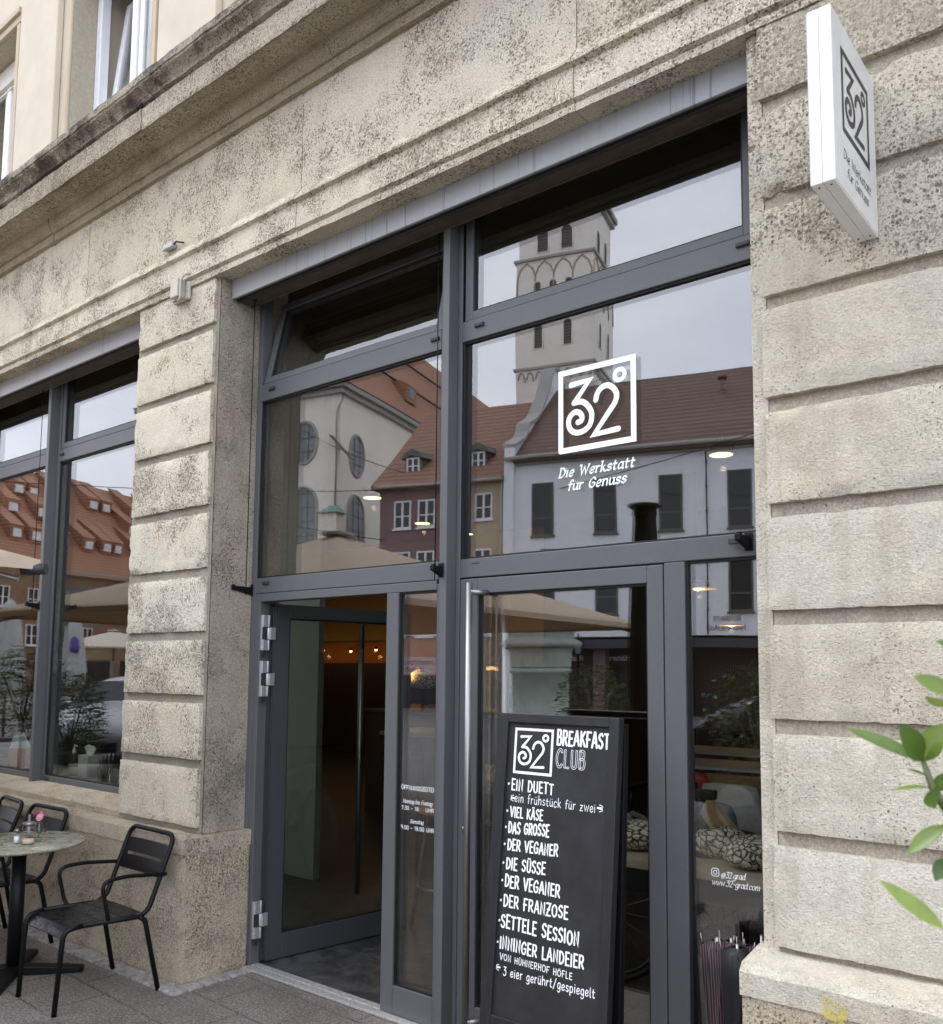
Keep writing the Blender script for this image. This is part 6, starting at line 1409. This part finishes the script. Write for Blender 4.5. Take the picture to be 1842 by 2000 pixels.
for k in range(6): m = MB(); m.box(-.012, .012, -.07, .07, .02, .14); o = m.build('bread_slice', bc, B, .01); o.location = (-.09 + k * .036, 0, 0); o.rotation_euler = (0, .25, .1 * k)
inner_table('side table carrying the bread basket', -3.95, 5.1, .6, .6, 8, darkwood, .795)
# umbrella stand
S = empty('umbrella_stand', 'black umbrella stand in the corner between right pane and stone pier', 'umbrella stand', (-1.24, 2.965, .003)); m = MB(); m.lathe([(0, 0), (.10, 0), (.105, .3), (.098, .3), (.092, .01), (0, .01)], n=26); m.build('stand_body', 'blackmetal', S)
N = NT('pinstriped umbrella cloth'); w_ = N.n('ShaderNodeTexWave', Scale=38, _bands_direction='X'); N.l(N.oc(), w_.inputs['Vector']); N.color(N.mix(N.ramp(w_.outputs['Fac'], (.78, 0), (.9, 1)), (.014, .009, .010), (.14, .08, .085))); N.set(Roughness=.7)
for i, (dx, dy, tx, ty, mt, lb) in enumerate(((-.062, .0, -.03, .02, N.m, 'pinstriped folded umbrella leaning left in the stand'), (-.022, .035, -.02, .03, N.m, 'second pinstriped folded umbrella in the stand'), (.005, -.035, .02, .0, plain('black umbrella cloth', (.010, .010, .011), .6), 'black folded umbrella in front of the stand'), (.05, .01, .03, .03, N.m, 'pinstriped folded umbrella nearest the stone pier'))):
    U = empty('umbrella', lb, 'umbrella', (-1.24 + dx, 2.965 + dy, .075), 'folded umbrellas in the stand'); U.rotation_euler = (-ty, tx, (.3, 1.2, 2.0, .4)[i])
    m = MB(); n = 16; rings = []
    for r, z in ((.012, .02), (.024, .12), (.036, .35), (.046, .52), (.050, .60), (.02, .615)): rings.append([m.v((r * (1 + .22 * (-1) ** k) * math.cos(2 * math.pi * k / n + z * 2), r * (1 + .22 * (-1) ** k) * math.sin(2 * math.pi * k / n + z * 2), z)) for k in range(n)])
    for A, Bq in zip(rings, rings[1:]):
        for k in range(n): m.f([A[k], A[(k + 1) % n], Bq[(k + 1) % n], Bq[k]], True)
    m.f(rings[0]); m.build('umbrella_cloth', mt, U)
    m = MB(); m.tube([(0, 0, 0), (0, 0, .70 if i == 3 else .625)], .006, 8); m.build('shaft', 'steel', U)
    if i == 3: m = MB(); m.tube([(0, 0, .66), (0, 0, .70)] + [(.038 - .038 * math.cos(R(a)), 0, .705 + .045 * math.sin(R(a))) for a in range(20, 190, 17)], .013, 10); m.build('handle', plain('black crook handle', (.02, .02, .021), .3), U)
    for k in range(4): m = MB(); a = k * 1.57; m.tube([(.05 * math.cos(a), .05 * math.sin(a), .59), (.056 * math.cos(a), .056 * math.sin(a), .635)], .0022, 5); m.build('rib_tip', 'steel', U)
# bicycle parked inside
B = empty('bicycle', 'dark bicycle parked inside behind the display shelf', 'bicycle', (-1.95, 4.22, .006)); wr = .34
for x in (-.53, .53):
    m = MB(); m.tube([(x + wr * math.cos(a), 0, wr + wr * math.sin(a)) for a in [2 * math.pi * i / 40 for i in range(40)]], .017, 8, True); w_ = m.build('wheel', 'black', B); m = MB(); m.tube([(x + (wr - .028) * math.cos(a), 0, wr + (wr - .028) * math.sin(a)) for a in [2 * math.pi * i / 40 for i in range(40)]], .009, 6, True); m.build('rim', plain('dark grey rim', (.08, .08, .08), .35, .6), w_)
    m = MB()
    for k in range(16): a = 2 * math.pi * k / 16; m.tube([(x, .012 * (-1) ** k, wr), (x + (wr - .03) * math.cos(a), 0, wr + (wr - .03) * math.sin(a))], .0012, 4)
    m.build('spokes', 'steel', w_)
m = MB(); A_, Bb, H_, S_, Fk = (.53, 0, wr), (.06, 0, .29), (-.40, 0, .86), (.12, 0, .73), (-.53, 0, wr)
for p, q, r in ((Bb, S_, .016), (S_, H_, .016), (Bb, (-.42, 0, .78), .02), (Bb, A_, .01), (S_, A_, .009), (H_, (-.42, 0, .76), .02), ((-.42, 0, .76), Fk, .013)): m.tube([p, q], r, 8)
m.build('frame', plain('grey bicycle frame', (.12, .12, .12), .3), B); m = MB(); m.tube([(-.40, 0, .86), (-.39, 0, .98)], .012, 8); m.tube([(-.36, -.28, 1.0), (-.40, -.1, .99), (-.40, .1, .99), (-.36, .28, 1.0)], .011, 8); m.build('handlebar', 'blackmetal', B); m = MB(); m.lathe([(0, 0), (.07, .0), (.07, .04), (0, .05)], (.14, 0, .79), 14, sx=1.8); m.tube([(.12, 0, .73), (.14, 0, .80)], .012, 8); m.build('saddle', 'black', B); m = MB(); m.tube([(.06, -.05, .29), (.06, .05, .29)], .09, 18); m.tube([(.06, -.07, .29), (.16, -.08, .16)], .008, 6); m.tube([(.06, .07, .29), (-.04, .08, .42)], .008, 6); m.build('crankset', 'blackmetal', B)
# left window table things
zt = .762
def item(name, lb, cat, x, y, z=zt): return empty(name, lb, cat, (x, y, z))
G = item('cutlery_glass', 'glass caddy full of cutlery behind the left window', 'cutlery holder', -6.30, 3.47); m = MB(); m.lathe([(0, 0), (.05, 0), (.058, .11), (.054, .11), (.047, .006), (0, .006)], n=22); m.build('caddy', 'thinglass', G); random.seed(4)
m = MB()
for k in range(16): a = random.uniform(0, 6.28); r = random.uniform(.01, .035); m.tube([(r * .7 * math.cos(a), r * .7 * math.sin(a), .01), (r * 1.5 * math.cos(a), r * 1.5 * math.sin(a), .15), (r * 1.7 * math.cos(a), r * 1.7 * math.sin(a), .2)], [.003, .003, .009], 6)
m.build('cutlery', 'steel', G); G['label'] = 'glass caddy full of cutlery behind the left window'
G = item('napkin_box', 'white napkin dispenser box with tissue on the window table', 'napkin box', -6.62, 3.52); m = MB(); m.box(-.07, .07, -.06, .06, 0, .17); m.build('box', plain('pale box card', (.5, .52, .5), .6), G, .006); m = MB(); m.hexa([(-.03, -.01, .17), (.03, -.01, .17), (.03, .01, .17), (-.03, .01, .17)], [(-.04, -.03, .23), (.01, -.02, .25), (.05, .02, .22), (-.02, .03, .235)]); m.build('tissue', 'signwhite', G)
G = item('soap_bottle', 'clear pump bottle beside the napkin box', 'bottle', -6.83, 3.5); m = MB(); m.lathe([(0, 0), (.032, 0), (.034, .14), (.015, .17), (0, .17)], n=20); m.build('bottle_body', 'thinglass', G); m = MB(); m.lathe([(0, .17), (.014, .17), (.014, .2), (.005, .205), (.005, .235), (0, .235)], n=14); m.tube([(0, 0, .232), (.04, 0, .225)], .006, 8); m.build('pump', 'signwhite', G)
G = item('paper_bag', 'orange brown paper bag with pale tissue at the left edge of the window', 'bag', -7.60, 3.45); m = MB(); m.hexa([(-.12, -.06, 0), (.10, -.06, 0), (.10, .06, 0), (-.12, .06, 0)], [(-.13, -.055, .16), (.11, -.055, .17), (.11, .05, .165), (-.13, .05, .16)]); m.build('bag_paper', plain('orange brown kraft', (.45, .19, .06), .7, 0, .15, 30, .4), G, .004); m = MB(); m.hexa([(-.12, -.05, .16), (.06, -.05, .17), (.06, .05, .165), (-.12, .05, .16)], [(-.1, -.03, .27), (-.03, -.02, .3), (-.02, .02, .28), (-.09, .03, .26)]); m.build('tissue', plain('pale blue tissue', (.6, .68, .7), .7), G)
m = MB(); m.box(-8.6, -7.3, 3.3, 3.8, .70, .757); o = m.build('window_counter', plain('grey counter board', (.3, .29, .27), .5), BLD)
# people: skinned figures
def person(lb, loc, rz, joints, edges, cloth, skin_from, hair):
    P = empty('person', lb, 'person', loc, None, R(rz))
    me = bpy.data.meshes.new('body'); names = list(joints); me.from_pydata([joints[k][0] for k in names], [(names.index(a), names.index(b)) for a, b in edges], []); me.materials.append(cloth)
    o = bpy.data.objects.new('body', me); COL.objects.link(o); o.parent = P; sk = o.modifiers.new('skin', 'SKIN')
    for i, k in enumerate(names): r = joints[k][1]; me.skin_vertices[0].data[i].radius = r if isinstance(r, tuple) else (r, r)
    me.skin_vertices[0].data[0].use_root = True; s_ = o.modifiers.new('sub', 'SUBSURF'); s_.levels = s_.render_levels = 2
    hx, hy, hz = joints['head'][0]; sk_ = plain('skin', (.45, .27, .19), .55); m = MB()
    m.lathe([(0, -.125), (.03, -.12), (.055, -.08), (.072, -.02), (.075, .04), (.062, .09), (.03, .12), (0, .125)], (hx, hy, hz), 20, sx=.95, sy=1.15); m.hexa([(hx - .012, hy - .075, hz - .03), (hx + .012, hy - .075, hz - .03), (hx + .005, hy - .07, hz + .02), (hx - .005, hy - .07, hz + .02)], [(hx - .008, hy - .105, hz - .028), (hx + .008, hy - .105, hz - .028), (hx + .003, hy - .084, hz + .015), (hx - .003, hy - .084, hz + .015)])
    for s in (-1, 1): m.lathe([(0, -.03), (.014, -.01), (.014, .02), (0, .032)], (hx + s * .072, hy + .01, hz), 8, sx=.5)
    m.build('head', sk_, P); m = MB()
    m.lathe([(.078, -.03), (.084, .04), (.07, .1), (.035, .135), (0, .14)], (hx, hy + .018, hz), 18, sx=.98, sy=1.12); m.build('hair', hair, P)
    m = MB()
    for s in (-1, 1):
        m.lathe([(0, -.006), (.008, 0), (0, .006)], (hx + s * .028, hy - .079, hz + .005), 8)
    m.build('eyes', 'black', P); m = MB(); m.tube([(hx - .022, hy - .072, hz - .062), (hx, hy - .078, hz - .064), (hx + .022, hy - .072, hz - .062)], .004, 6); m.build('mouth', plain('lips', (.35, .13, .11), .5), P)
    for s, w_, e in ((1, 'wr', 'er'), (-1, 'wl', 'el')):
        wv = Vector(joints[w_][0]); d = (wv - Vector(joints[e][0])).normalized(); n_ = Vector((0, 0, 1)); sd_ = d.cross(n_).normalized() * s
        m = MB(); m.tube([wv - d * .01, wv + d * .04, wv + d * .085], [.024, .033, .030], 10)
        for k in range(4): b = wv + d * .08 + sd_ * (-.027 + .018 * k); L = (.06, .068, .062, .05)[k]; m.tube([b, b + d * L * .55 - n_ * .006, b + d * L - n_ * .024], [.0085, .008, .0065], 7)
        b = wv + d * .03 - sd_ * .03; m.tube([b, b + d * .03 - sd_ * .022, b + d * .055 - sd_ * .026 - n_ * .008], [.011, .0095, .0075], 7); m.build('hand', sk_, P)
    return P
dk = plain('black work shirt', (.012, .013, .017), .85, 0, .2, 40); hr = plain('dark brown hair', (.02, .012, .008), .6)
J = {'pelvis': ((0, 0, .92), (.15, .10)), 'waist': ((0, .01, 1.08), (.135, .095)), 'chest': ((0, .0, 1.30), (.165, .11)), 'neck': ((0, .01, 1.46), .055), 'head': ((0, -.015, 1.60), .05), 'sr': ((.19, 0, 1.39), .06), 'er': ((.25, -.06, 1.12), .045), 'wr': ((.18, -.28, 1.04), .03), 'sl': ((-.19, 0, 1.39), .06), 'el': ((-.25, -.06, 1.12), .045), 'wl': ((-.18, -.28, 1.04), .03), 'hr': ((.1, 0, .86), .095), 'kr': ((.11, -.01, .48), .065), 'fr': ((.11, .02, .08), .045), 'tr': ((.12, -.13, .04), .04), 'hl': ((-.1, 0, .86), .095), 'kl': ((-.11, -.01, .48), .065), 'fl': ((-.11, .02, .08), .045), 'tl': ((-.12, -.13, .04), .04)}
ED = [('pelvis', 'waist'), ('waist', 'chest'), ('chest', 'neck'), ('neck', 'head'), ('chest', 'sr'), ('sr', 'er'), ('er', 'wr'), ('chest', 'sl'), ('sl', 'el'), ('el', 'wl'), ('pelvis', 'hr'), ('hr', 'kr'), ('kr', 'fr'), ('fr', 'tr'), ('pelvis', 'hl'), ('hl', 'kl'), ('kl', 'fl'), ('fl', 'tl')]
person('person in black standing behind the bread counter', (-6.15, 8.1, .0), 10, J, ED, dk, 'neck', hr)
